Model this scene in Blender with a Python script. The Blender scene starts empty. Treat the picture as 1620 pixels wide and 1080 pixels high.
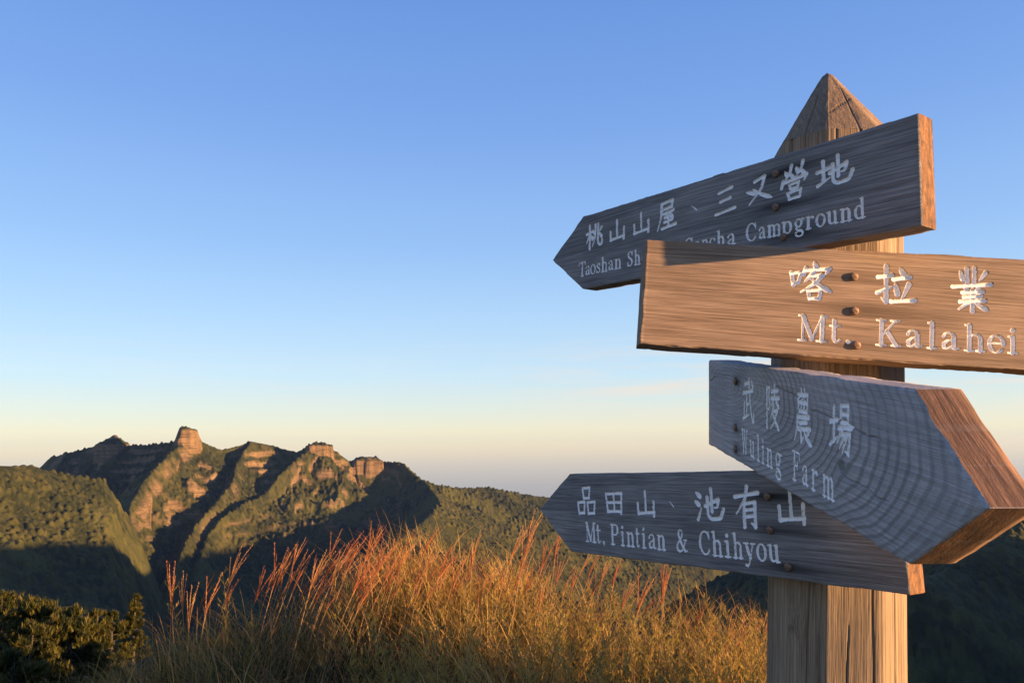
import bpy, bmesh, math, random
import numpy as np
from mathutils import Vector, Matrix

rng = np.random.default_rng(7)
random.seed(7)
SC = bpy.context.scene
COL = SC.collection

# ------------------------------------------------------------------ camera
FPX, PITCH, ROLL = 1240.92, 0.1367, -0.0088      # focal length in pixels of a 1620 px wide frame
EYE = 1.45                                       # eye height over the trodden ground
cam_data = bpy.data.cameras.new('camera')
cam = bpy.data.objects.new('camera', cam_data)
COL.objects.link(cam)
cam_data.sensor_width = 36.0
cam_data.lens = 36.0 * FPX / 1620.0
cam_data.clip_start = 0.05
cam_data.clip_end = 200000.0
_c, _s = math.cos(PITCH), math.sin(PITCH)
_R, _U, _F = Vector((1, 0, 0)), Vector((0, -_s, _c)), Vector((0, _c, _s))
_cr, _sr = math.cos(ROLL), math.sin(ROLL)
_right = _R * _cr + _U * _sr
_up = _R * -_sr + _U * _cr
_m = Matrix((_right, _up, -_F)).transposed().to_4x4()
_m.translation = Vector((0, 0, EYE))
cam.matrix_world = _m
SC.camera = cam

# ------------------------------------------------------------------ sun and sky
SUN_EL, SUN_AZ = math.radians(4.3), math.radians(109.3)   # azimuth from +Y (view direction) towards +X
SUN_DIR = Vector((math.sin(SUN_AZ) * math.cos(SUN_EL), math.cos(SUN_AZ) * math.cos(SUN_EL), math.sin(SUN_EL)))
sun_data = bpy.data.lights.new('sun', 'SUN')
sun_data.energy = 5.0
sun_data.angle = math.radians(0.5)
sun_data.color = (1.0, 0.60, 0.28)
sun = bpy.data.objects.new('sun', sun_data)
sun.rotation_euler = SUN_DIR.to_track_quat('Z', 'Y').to_euler()
sun.location = (30, -8, 30)
COL.objects.link(sun)

world = bpy.data.worlds.new('World')
SC.world = world
world.use_nodes = True


def N(nt, typ, **kw):
    n = nt.nodes.new(typ)
    ins = kw.pop('ins', {})
    for k, v in kw.items():
        setattr(n, k, v)
    for k, v in ins.items():
        if isinstance(v, bpy.types.NodeSocket):
            nt.links.new(v, n.inputs[k])
        else:
            n.inputs[k].default_value = v
    return n


def ramp(nt, fac, stops, interp='LINEAR'):
    n = nt.nodes.new('ShaderNodeValToRGB')
    n.color_ramp.interpolation = interp
    el = n.color_ramp.elements
    while len(el) < len(stops):
        el.new(0.5)
    for e, (p, c) in zip(el, stops):
        e.position = p
        e.color = (*c, 1) if len(c) == 3 else c
    nt.links.new(fac, n.inputs['Fac'])
    return n.outputs['Color']


def math_(nt, op, a, b=None, clamp=False):
    n = nt.nodes.new('ShaderNodeMath')
    n.operation = op
    n.use_clamp = clamp
    for i, v in enumerate((a, b)):
        if v is None:
            continue
        if isinstance(v, bpy.types.NodeSocket):
            nt.links.new(v, n.inputs[i])
        else:
            n.inputs[i].default_value = v
    return n.outputs[0]


def mixc(nt, fac, a, b, blend='MIX'):
    n = nt.nodes.new('ShaderNodeMix')
    n.data_type = 'RGBA'
    n.blend_type = blend
    for k, v in ((0, fac), (6, a), (7, b)):
        if isinstance(v, bpy.types.NodeSocket):
            nt.links.new(v, n.inputs[k])
        else:
            n.inputs[k].default_value = v if k == 0 else ((*v, 1) if len(v) == 3 else v)
    return n.outputs[2]


EXPOSURE = 1.75
wnt = world.node_tree
wnt.nodes.clear()
w_out = wnt.nodes.new('ShaderNodeOutputWorld')
w_bg = wnt.nodes.new('ShaderNodeBackground')
w_bg.inputs['Strength'].default_value = 0.15
sky = wnt.nodes.new('ShaderNodeTexSky')
sky.sky_type = 'NISHITA'
sky.sun_disc = False
sky.sun_elevation = SUN_EL
sky.sun_rotation = SUN_AZ
sky.altitude = 3300.0
sky.air_density = 1.0
sky.dust_density = 0.3
sky.ozone_density = 2.0


def srgb(*c):
    return tuple(((v / 255) / 12.92 if v <= 10 else (((v / 255) + .055) / 1.055) ** 2.4) for v in c)


w_tc = wnt.nodes.new('ShaderNodeTexCoord')
w_sep = N(wnt, 'ShaderNodeSeparateXYZ', ins={'Vector': w_tc.outputs['Generated']})
w_el = math_(wnt, 'MULTIPLY', math_(wnt, 'ARCSINE', w_sep.outputs['Z']), 180 / math.pi)
w_fac = math_(wnt, 'DIVIDE', math_(wnt, 'ADD', w_el, 10.0), 100.0, True)
_el = [(-10, (118, 124, 140)), (-4, (156, 156, 168)), (-2.5, (172, 168, 174)), (-1.2, (200, 190, 184)), (0.0, (230, 211, 187)), (1.4, (242, 228, 197)), (3.0, (226, 230, 218)),
       (5.4, (204, 228, 242)), (9.7, (180, 214, 247)), (14.5, (155, 195, 245)), (23, (127, 169, 236)), (31.4, (108, 153, 227)), (60, (80, 122, 204)), (90, (70, 108, 190))]
w_ramp = ramp(wnt, w_fac, [((e + 10) / 100, srgb(*c)) for e, c in _el])
# thin high cirrus wisps low over the horizon
w_map = N(wnt, 'ShaderNodeMapping', ins={'Vector': w_tc.outputs['Generated'], 'Scale': (3.0, 3.0, 40.0), 'Rotation': (0, .03, 0), 'Location': (1.3, .4, .35)})
w_n = N(wnt, 'ShaderNodeTexNoise', ins={'Vector': w_map.outputs[0], 'Scale': 1.9, 'Detail': 7.0, 'Roughness': .62, 'Distortion': .35})
w_cl = ramp(wnt, w_n.outputs['Fac'], [(.43, (0, 0, 0)), (.68, (1, 1, 1))])
w_band = ramp(wnt, w_fac, [(.113, (0, 0, 0)), (.137, (1, 1, 1)), (.150, (1, 1, 1)), (.19, (0, 0, 0))])
w_side = N(wnt, 'ShaderNodeMapRange', ins={'Value': w_sep.outputs['X'], 'From Min': -.05, 'From Max': .25, 'To Min': .18, 'To Max': 1.0})
w_cf = math_(wnt, 'MULTIPLY', math_(wnt, 'MULTIPLY', w_cl, w_band), w_side.outputs[0])
w_col = mixc(wnt, w_cf, w_ramp, srgb(244, 226, 208))
w_col = mixc(wnt, 1.0, w_col, tuple([1 / (.15 * 2 ** EXPOSURE)] * 3), 'MULTIPLY')
w_mix = mixc(wnt, .88, sky.outputs[0], w_col)
wnt.links.new(w_mix, w_bg.inputs['Color'])
wnt.links.new(w_bg.outputs[0], w_out.inputs['Surface'])

SC.view_settings.view_transform = 'Standard'
SC.view_settings.look = 'None'
SC.view_settings.gamma = 1.0
SC.view_settings.exposure = EXPOSURE
SC.cycles.max_bounces = 6
SC.cycles.use_denoising = True


# ------------------------------------------------------------------ helpers
def link(o, parent=None):
    COL.objects.link(o)
    if parent is not None:
        o.parent = parent
    return o


def tag(o, label=None, category=None, group=None, kind=None):
    if label:
        o['label'] = label
    if category:
        o['category'] = category
    if group:
        o['group'] = group
    if kind:
        o['kind'] = kind
    return o


def np_mesh(name, verts, faces, smooth=True, attrs=None, cols=None, mats=None, midx=None):
    """faces: (n,4) or (n,3) array, or list of such arrays"""
    if not isinstance(faces, list):
        faces = [faces]
    faces = [np.asarray(f, dtype=np.int32) for f in faces if len(f)]
    me = bpy.data.meshes.new(name)
    verts = np.asarray(verts, dtype=np.float32)
    me.vertices.add(len(verts))
    me.vertices.foreach_set('co', verts.ravel())
    li = np.concatenate([f.ravel() for f in faces])
    ln = np.concatenate([np.full(len(f), f.shape[1], np.int32) for f in faces])
    me.loops.add(len(li))
    me.loops.foreach_set('vertex_index', li)
    me.polygons.add(len(ln))
    st = np.concatenate([[0], np.cumsum(ln)[:-1]]).astype(np.int32)
    me.polygons.foreach_set('loop_start', st)
    sm = np.full(len(ln), bool(smooth)) if np.isscalar(smooth) else np.asarray(smooth, bool)
    me.polygons.foreach_set('use_smooth', sm)
    if midx is not None:
        me.polygons.foreach_set('material_index', np.asarray(midx, np.int32))
    for k, a in (attrs or {}).items():
        at = me.attributes.new(k, 'FLOAT', 'POINT')
        at.data.foreach_set('value', np.asarray(a, np.float32))
    for k, a in (cols or {}).items():
        at = me.attributes.new(k, 'FLOAT_COLOR', 'POINT')
        at.data.foreach_set('color', np.asarray(a, np.float32).ravel())
    for m in (mats or []):
        me.materials.append(m)
    me.update(calc_edges=True)
    return me


def add_obj(name, me, parent=None, mat=None):
    o = bpy.data.objects.new(name, me)
    if mat is not None:
        me.materials.append(mat)
    return link(o, parent)


def empty(name, loc, parent=None):
    o = bpy.data.objects.new(name, None)
    o.location = loc
    o.empty_display_size = 0.1
    return link(o, parent)


def grid_faces(nu, nv, off=0):
    """vertex index = off + i*nv + j"""
    i, j = np.meshgrid(np.arange(nu - 1), np.arange(nv - 1), indexing='ij')
    a = off + i * nv + j
    return np.stack([a, a + nv, a + nv + 1, a + 1], -1).reshape(-1, 4)


def _hash(ix, iy, iz, seed):
    h = (ix.astype(np.int64) * 374761393 + iy.astype(np.int64) * 668265263 + iz * 2147483647 + seed * 1274126177) & 0xFFFFFFFF
    h = ((h ^ (h >> 13)) * 1274126177) & 0xFFFFFFFF
    h = ((h ^ (h >> 16)) * 2246822519) & 0xFFFFFFFF
    return ((h ^ (h >> 15)) & 0xFFFFFF).astype(np.float64) / 16777216.0


def vnoise(x, y, seed=0):
    x = np.asarray(x, np.float64)
    y = np.asarray(y, np.float64)
    ix = np.floor(x)
    iy = np.floor(y)
    fx = x - ix
    fy = y - iy
    ux = fx * fx * fx * (fx * (fx * 6 - 15) + 10)
    uy = fy * fy * fy * (fy * (fy * 6 - 15) + 10)
    a = _hash(ix, iy, 0, seed)
    b = _hash(ix + 1, iy, 0, seed)
    c = _hash(ix, iy + 1, 0, seed)
    d = _hash(ix + 1, iy + 1, 0, seed)
    return (a + (b - a) * ux + (c - a) * uy + (a - b - c + d) * ux * uy) * 2 - 1


def fbm(x, y, octv=5, seed=0, gain=0.5, lac=2.03):
    s = 0
    a = 1.0
    t = 0
    for k in range(octv):
        s = s + a * vnoise(x, y, seed + k * 17)
        t += a
        a *= gain
        x = x * lac + 13.7
        y = y * lac - 7.3
    return s / t


def ridged(x, y, octv=5, seed=0, gain=0.5, lac=2.07):
    s = 0
    a = 1.0
    t = 0
    w = 1.0
    for k in range(octv):
        n = 1 - np.abs(vnoise(x, y, seed + k * 31))
        n = n * n * w
        w = np.clip(n * 1.6, 0, 1)
        s = s + a * n
        t += a
        a *= gain
        x = x * lac + 5.1
        y = y * lac + 9.2
    return s / t


def cellular(x, y, seed=0):
    """distance to the nearest jittered point, and that point's random number"""
    ix = np.floor(x)
    iy = np.floor(y)
    best = np.full(x.shape, 9.0)
    bid = np.zeros(x.shape)
    for dx in (-1, 0, 1):
        for dy in (-1, 0, 1):
            cx = ix + dx
            cy = iy + dy
            px = cx + 0.15 + 0.7 * _hash(cx, cy, 1, seed)
            py = cy + 0.15 + 0.7 * _hash(cx, cy, 2, seed)
            d = (px - x) ** 2 + (py - y) ** 2
            m = d < best
            best = np.where(m, d, best)
            bid = np.where(m, _hash(cx, cy, 3, seed), bid)
    return np.sqrt(best), bid


def sstep(a, b, x):
    t = np.clip((x - a) / (b - a), 0, 1)
    return t * t * (3 - 2 * t)


def px_ray(px, py):
    q0, q1 = px - 810.0, py - 540.0
    qx = _cr * q0 + _sr * q1
    qy = -_sr * q0 + _cr * q1
    u = -qy
    return np.array([qx, FPX * _c - u * _s, FPX * _s + u * _c])


def px_at(px, py, depth):
    """the point a pixel of the 1620x1080 photograph looks at, at distance `depth` along +Y"""
    d = px_ray(px, py)
    return d * (depth / d[1]) + np.array([0, 0, EYE])


def new_mat(name):
    m = bpy.data.materials.new(name)
    m.use_nodes = True
    nt = m.node_tree
    nt.nodes.clear()
    out = nt.nodes.new('ShaderNodeOutputMaterial')
    return m, nt, out


# ------------------------------------------------------------------ lettering (strokes -> carved depth)
def arc(cx, cy, rx, ry, a0, a1, thin, thick, n=18):
    p = []
    for k in range(n + 1):
        a = math.radians(a0 + (a1 - a0) * k / n)
        r = thin + (thick - thin) * abs(math.cos(a)) ** 1.5
        p.append((cx + rx * math.cos(a), cy + ry * math.sin(a), r))
    return p


_T, _H = 6.3, 2.6


def L(x0, y0, x1, y1, r=_H):
    return [(x0, y0, r), (x1, y1, r)]


LATIN = {
    'T': (66, [L(33, 2, 33, 97, _T), L(2, 97, 64, 97), L(3, 97, 2, 78), L(63, 97, 64, 78), L(20, 2, 46, 2)]),
    'M': (88, [L(14, 2, 14, 97), L(14, 97, 43, 8, _T), L(43, 8, 72, 97), L(73, 2, 73, 97, _T), L(2, 2, 26, 2), L(58, 2, 88, 2), L(2, 97, 18, 97), L(70, 97, 88, 97)]),
    'K': (80, [L(18, 2, 18, 97, _T), L(22, 40, 62, 97), L(36, 56, 66, 3, _T), L(3, 2, 33, 2), L(3, 97, 33, 97), L(48, 97, 76, 97), L(52, 2, 80, 2)]),
    'P': (64, [L(16, 2, 16, 97, _T), L(2, 97, 38, 97), arc(38, 73, 20, 24, 90, -90, _H, _T), L(16, 49, 38, 49), L(2, 2, 32, 2)]),
    'F': (62, [L(18, 2, 18, 97, _T), L(3, 97, 59, 97), L(59, 97, 60, 76), L(18, 52, 42, 52), L(43, 64, 43, 40), L(3, 2, 34, 2)]),
    'C': (76, [arc(42, 50, 36, 48, 38, 322, _H, _T + .5, 26), L(71, 97, 71, 68)]),
    'S': (64, [[(55, 76, 2.6), (51, 90, 3), (36, 97, 3), (17, 90, 4), (11, 75, 5.5), (20, 60, 6.3), (42, 47, 6.6), (55, 33, 6.3), (54, 16, 5), (42, 5, 3.2), (24, 3, 3), (12, 12, 3), (7, 28, 2.6)], L(57, 98, 56, 72), L(6, 2, 7, 28)]),
    'W': (104, [L(14, 97, 34, 4, _T), L(34, 4, 50, 80), L(48, 92, 72, 4, _T), L(72, 4, 92, 97), L(1, 97, 28, 97), L(38, 97, 60, 97), L(80, 97, 103, 97)]),
    'a': (56, [L(40, 10, 40, 48, _T), [(9, 50, 5), (14, 61, 3), (26, 65, 2.8), (37, 60, 4), (40, 46, 5.5)], [(40, 40, 2.6), (22, 34, 3.4), (10, 22, 5.5), (11, 9, 5.5), (22, 4, 3.2), (40, 15, 2.6)], [(40, 10, 5), (45, 3, 3.4), (55, 7, 2.4)]]),
    'o': (58, [arc(29, 33, 24, 32, 0, 360, _H, _T, 26)]),
    's': (46, [[(39, 52, 2.4), (35, 62, 2.8), (24, 65, 3), (12, 59, 4.2), (9, 49, 5), (17, 40, 5.4), (31, 31, 5.6), (39, 21, 5.2), (37, 9, 4), (26, 3, 2.8), (14, 4, 2.8), (8, 10, 2.6), (5, 19, 2.4)], L(40, 66, 39, 48), L(5, 2, 6, 19)]),
    'h': (62, [L(15, 2, 15, 98, _T), L(2, 2, 28, 2), L(3, 98, 15, 98), [(15, 48, 2.6), (26, 62, 3), (39, 64, 4), (47, 53, 5.8), (48, 44, _T)], L(48, 2, 48, 46, _T), L(36, 2, 61, 2)]),
    'n': (62, [L(15, 2, 15, 63, _T), L(2, 2, 28, 2), L(3, 64, 15, 64), [(15, 48, 2.6), (26, 62, 3), (39, 64, 4), (47, 53, 5.8), (48, 44, _T)], L(48, 2, 48, 46, _T), L(36, 2, 61, 2)]),
    'm': (96, [L(15, 2, 15, 63, _T), L(2, 2, 28, 2), L(3, 64, 15, 64), [(15, 48, 2.6), (26, 62, 3), (38, 64, 4), (47, 53, 5.8), (48, 44, _T)], L(48, 2, 48, 46, _T), L(37, 2, 60, 2), [(48, 48, 2.6), (59, 62, 3), (71, 64, 4), (80, 53, 5.8), (81, 44, _T)], L(81, 2, 81, 46, _T), L(70, 2, 95, 2)]),
    'r': (48, [L(15, 2, 15, 63, _T), L(2, 2, 30, 2), L(3, 64, 15, 64), [(15, 44, 2.6), (24, 58, 3), (34, 64, 4), (42, 58, 6)]]),
    'e': (56, [arc(29, 33, 23, 32, 0, 318, _H, _T, 24), L(8, 36, 51, 36)]),
    'c': (54, [arc(30, 33, 24, 32, 40, 318, _H, _T, 24), [(46, 52, 6), (44, 56, 5)]]),
    'l': (30, [L(15, 2, 15, 98, _T), L(2, 2, 28, 2), L(3, 98, 15, 98)]),
    'i': (30, [L(15, 2, 15, 63, _T), L(2, 2, 28, 2), L(3, 64, 15, 64), L(14, 88, 15, 88, 7.5)]),
    't': (40, [L(17, 12, 17, 86, 5.8), L(3, 64, 36, 64), [(17, 14, 5.6), (20, 5, 4), (28, 3, 2.8), (38, 11, 2.4)]]),
    'u': (62, [[(15, 63, _T), (15, 20, _T), (19, 8, 5), (28, 4, 3.2), (38, 7, 2.8), (47, 18, 2.6)], L(47, 4, 47, 63, _T), L(3, 64, 15, 64), L(36, 64, 47, 64), L(47, 3, 61, 3)]),
    'g': (58, [arc(26, 44, 18, 21, 0, 360, _H, 5.5, 22), [(40, 56, 2.6), (48, 64, 3.5), (55, 63, 4.5)], [(17, 26, 3), (11, 16, 4), (18, 8, 4.5), (40, 4, 5.5), (50, -4, 4)], arc(29, -13, 22, 14, 25, 335 + 45, 3, 4.2, 22)]),
    'p': (60, [L(15, -28, 15, 63, _T), L(2, -28, 29, -28), L(3, 64, 15, 64), arc(33, 33, 20, 31, 130, -130, _H, _T, 20)]),
    'd': (62, [L(47, 3, 47, 98, _T), L(35, 98, 47, 98), L(47, 3, 61, 3), arc(29, 33, 20, 31, 50, 310, _H, _T, 20)]),
    'y': (60, [L(13, 63, 33, 6, _T), [(50, 63, 2.6), (33, 6, 3), (25, -16, 3), (17, -25, 4), (9, -22, 5.5)], L(2, 64, 26, 64), L(40, 64, 60, 64)]),
    '&': (84, [[(74, 52, 2.6), (62, 26, 2.8), (46, 8, 3.4), (28, 2, 4.6), (12, 10, 6), (9, 26, 6), (20, 42, 4), (40, 58, 3), (50, 74, 4), (47, 90, 4.4), (35, 97, 3.2), (23, 89, 5), (23, 74, 5.5), (36, 48, 6), (58, 16, 6), (72, 5, 4), (84, 8, 2.6)], L(60, 54, 84, 54)]),
    '.': (20, [L(9, 6, 11, 6, 7)]),
    ',': (20, [L(9, 6, 11, 6, 7), [(14, 5, 4), (9, -14, 2.2)]]),
}


def _prof(kind, n):
    u = np.linspace(0, 1, n)
    if kind == 'h':
        return 4.6 + 1.2 * np.abs(u - .45) * 2
    if kind == 'v':
        return 5.8 - 0.8 * np.sin(u * math.pi)
    if kind == 'p':
        return 6.2 - 4.0 * u
    if kind == 'n':
        return np.where(u < .8, 2.6 + 5.0 * u / .8, 7.6 - 5.2 * (u - .8) / .2)
    if kind == 'd':
        return 3.0 + 4.2 * np.sin(np.clip(u * 1.25, 0, 1.25) * math.pi / 2)
    if kind == 'r':
        return 5.2 - 3.0 * u
    if kind == 'b':
        return 4.4 + 0 * u


def brush(kind, *xy):
    p = np.array(xy, float).reshape(-1, 2)
    # dense, gently rounded path
    seg = np.hypot(*np.diff(p, axis=0).T)
    cum = np.concatenate([[0], np.cumsum(seg)])
    n = max(6, int(cum[-1] / 5))
    t = np.linspace(0, cum[-1], n)
    x = np.interp(t, cum, p[:, 0])
    y = np.interp(t, cum, p[:, 1])
    if len(p) > 2:
        k = np.array([.25, .5, .25])
        for _ in range(2):
            x[1:-1] = np.convolve(x, k, 'same')[1:-1]
            y[1:-1] = np.convolve(y, k, 'same')[1:-1]
    r = _prof(kind, n)
    return [(a, 100 - b, c) for a, b, c in zip(x, y, r)]


B = brush
_YE = [B('h', 36, 54, 84, 32), B('p', 84, 32, 80, 60, 69, 58), B('v', 60, 0, 60, 70), B('v', 45, 26, 45, 84, 56, 95, 90, 91, 100, 62)]
HAN = {
    'shan': [B('v', 50, 2, 50, 84), B('v', 10, 50, 12, 92), B('h', 10, 90, 92, 82), B('v', 91, 42, 90, 97)],
    'tao': [B('h', 2, 36, 40, 28), B('v', 22, 2, 21, 100), B('p', 21, 40, 2, 74), B('d', 24, 42, 36, 56), B('p', 58, 4, 57, 56, 38, 94), B('d', 42, 26, 51, 38), B('r', 38, 64, 54, 50),
            B('v', 74, 2, 73, 80, 82, 93, 98, 90, 98, 72), B('p', 95, 20, 82, 36), B('d', 79, 42, 95, 58)],
    'wu_house': [B('h', 26, 9, 84, 4), B('v', 85, 5, 80, 26), B('h', 26, 30, 80, 25), B('p', 26, 10, 22, 54, 2, 98), B('h', 36, 44, 88, 38), B('p', 60, 42, 43, 58), B('h', 42, 58, 76, 53),
                 B('d', 70, 46, 82, 60), B('h', 40, 73, 82, 68), B('v', 60, 57, 60, 88), B('h', 26, 94, 100, 87)],
    'comma': [B('d', 10, 14, 88, 88)],
    'san': [B('h', 20, 17, 84, 6), B('h', 26, 52, 76, 44), B('h', 2, 96, 98, 85)],
    'cha': [B('h', 32, 16, 70, 4), B('p', 71, 4, 60, 46, 10, 98), B('n', 26, 42, 52, 66, 98, 90), B('d', 0, 48, 30, 60)],
    'ying': [B('d', 18, 20, 25, 32), B('p', 42, 6, 37, 26, 16, 44), B('d', 36, 28, 46, 40), B('d', 58, 14, 64, 26), B('p', 84, 2, 78, 22, 56, 40), B('d', 76, 24, 88, 36), B('v', 9, 44, 3, 62),
             B('h', 8, 50, 96, 40), B('p', 96, 40, 87, 54), B('b', 32, 58, 68, 54), B('b', 33, 58, 36, 70), B('b', 67, 55, 63, 68), B('b', 36, 70, 63, 68), B('b', 50, 69, 45, 77),
             B('b', 25, 80, 75, 75), B('b', 26, 80, 31, 98), B('b', 74, 76, 69, 96), B('b', 30, 97, 70, 95)],
    'di': [B('h', 0, 42, 34, 35), B('v', 18, 8, 18, 76), B('r', 0, 89, 36, 69)] + _YE,
    'chi': [B('d', 6, 12, 19, 24), B('d', 0, 40, 13, 51), B('r', 8, 98, 22, 62)] + _YE,
    'ka': [B('v', 2, 30, 8, 62), B('b', 4, 33, 25, 28), B('b', 25, 28, 20, 55), B('b', 8, 59, 21, 54), B('d', 57, 0, 62, 13), B('v', 37, 16, 32, 32), B('h', 36, 22, 94, 14), B('p', 94, 14, 86, 28),
           B('p', 57, 24, 36, 52), B('b', 54, 36, 78, 31), B('p', 78, 31, 62, 54, 27, 80), B('n', 46, 38, 68, 58, 100, 74), B('b', 44, 75, 76, 71), B('b', 44, 75, 49, 97), B('b', 76, 71, 71, 95), B('b', 49, 95, 72, 93)],
    'la': [B('h', 2, 31, 38, 24), B('v', 22, 0, 24, 96), B('p', 24, 96, 12, 87), B('r', 0, 74, 40, 55), B('d', 60, 4, 70, 20), B('h', 44, 35, 86, 26), B('d', 48, 48, 54, 74), B('p', 84, 46, 66, 88), B('h', 38, 95, 100, 88)],
    'ye': [B('v', 36, 0, 38, 36), B('v', 56, -2, 56, 36), B('d', 19, 8, 26, 26), B('p', 86, 7, 70, 27), B('h', 0, 45, 100, 34), B('d', 32, 44, 38, 52), B('p', 70, 40, 61, 51), B('h', 26, 58, 78, 52),
           B('h', 30, 68, 74, 63), B('v', 52, 50, 52, 100), B('h', 20, 79, 84, 73), B('p', 46, 78, 16, 97), B('n', 58, 78, 74, 88, 92, 95)],
    'wu': [B('h', 18, 14, 56, 8), B('h', 0, 36, 92, 24), B('v', 34, 42, 34, 86), B('b', 34, 62, 54, 57), B('v', 13, 58, 13, 90), B('r', 0, 96, 56, 82), B('v', 58, 0, 65, 50, 84, 93, 99, 98, 99, 80), B('d', 78, 2, 92, 17)],
    'ling': [B('v', 6, 8, 6, 100), B('b', 6, 10, 31, 6, 20, 30, 33, 48, 16, 58), B('h', 44, 15, 90, 10), B('v', 66, 0, 66, 28), B('h', 38, 31, 99, 26), B('p', 58, 34, 42, 48), B('d', 76, 34, 95, 46),
             B('p', 60, 46, 34, 78), B('b', 56, 59, 86, 54), B('p', 86, 54, 66, 80, 34, 100), B('n', 50, 64, 74, 84, 100, 98)],
    'nong': [B('b', 22, 11, 80, 8), B('b', 22, 11, 27, 42), B('b', 80, 8, 75, 41), B('b', 26, 42, 76, 40), B('b', 24, 26, 78, 24), B('b', 42, 0, 42, 41), B('b', 60, 0, 59, 41), B('h', 18, 54, 84, 49),
             B('p', 20, 53, 17, 76, 0, 100), B('h', 32, 64, 74, 59), B('h', 24, 76, 92, 70), B('v', 40, 75, 40, 98), B('r', 40, 98, 55, 89), B('p', 84, 77, 66, 89), B('n', 54, 74, 70, 90, 100, 100)],
    'chang': [B('h', 0, 41, 34, 34), B('v', 18, 10, 18, 76), B('r', 0, 86, 36, 66), B('b', 50, 5, 86, 2), B('b', 50, 5, 53, 37), B('b', 86, 2, 83, 36), B('b', 52, 21, 84, 19), B('b', 53, 37, 83, 35),
              B('h', 40, 49, 100, 42), B('p', 58, 49, 34, 78), B('b', 56, 60, 93, 54), B('v', 93, 54, 86, 92), B('p', 86, 93, 70, 90), B('p', 67, 60, 45, 88), B('p', 80, 57, 58, 95)],
    'pin': [B('b', 31, 4, 73, 0), B('b', 31, 4, 37, 41), B('b', 73, 0, 67, 39), B('b', 36, 40, 68, 38), B('b', 1, 57, 41, 53), B('b', 1, 57, 7, 97), B('b', 41, 53, 37, 95), B('b', 6, 96, 38, 93),
            B('b', 56, 55, 99, 51), B('b', 56, 55, 61, 96), B('b', 99, 51, 93, 94), B('b', 60, 95, 94, 92)],
    'tian': [B('v', 5, 6, 13, 95), B('h', 5, 8, 96, 2), B('v', 96, 2, 90, 99), B('h', 12, 92, 90, 88), B('h', 10, 50, 92, 45), B('v', 50, 4, 51, 90)],
    'you': [B('h', 0, 26, 100, 15), B('p', 55, 0, 44, 32, 4, 68), B('v', 38, 40, 36, 100), B('b', 38, 43, 85, 38), B('v', 85, 38, 82, 97), B('p', 82, 98, 66, 90), B('b', 40, 59, 82, 55), B('b', 40, 75, 82, 71)],
}


def carve(S, T, sdf, pts):
    """write the smallest signed distance (metres, negative inside) of a tapered stroke into sdf"""
    for (x0, y0, r0), (x1, y1, r1) in zip(pts[:-1], pts[1:]):
        m = max(r0, r1) + 0.006
        lo_s, hi_s, lo_t, hi_t = min(x0, x1) - m, max(x0, x1) + m, min(y0, y1) - m, max(y0, y1) + m
        sel = (S > lo_s) & (S < hi_s) & (T > lo_t) & (T < hi_t)
        if not sel.any():
            continue
        px, py = S[sel] - x0, T[sel] - y0
        dx, dy = x1 - x0, y1 - y0
        h = np.clip((px * dx + py * dy) / max(dx * dx + dy * dy, 1e-12), 0, 1)
        d = np.hypot(px - h * dx, py - h * dy) - (r0 + (r1 - r0) * h)
        sdf[sel] = np.minimum(sdf[sel], d)


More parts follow.
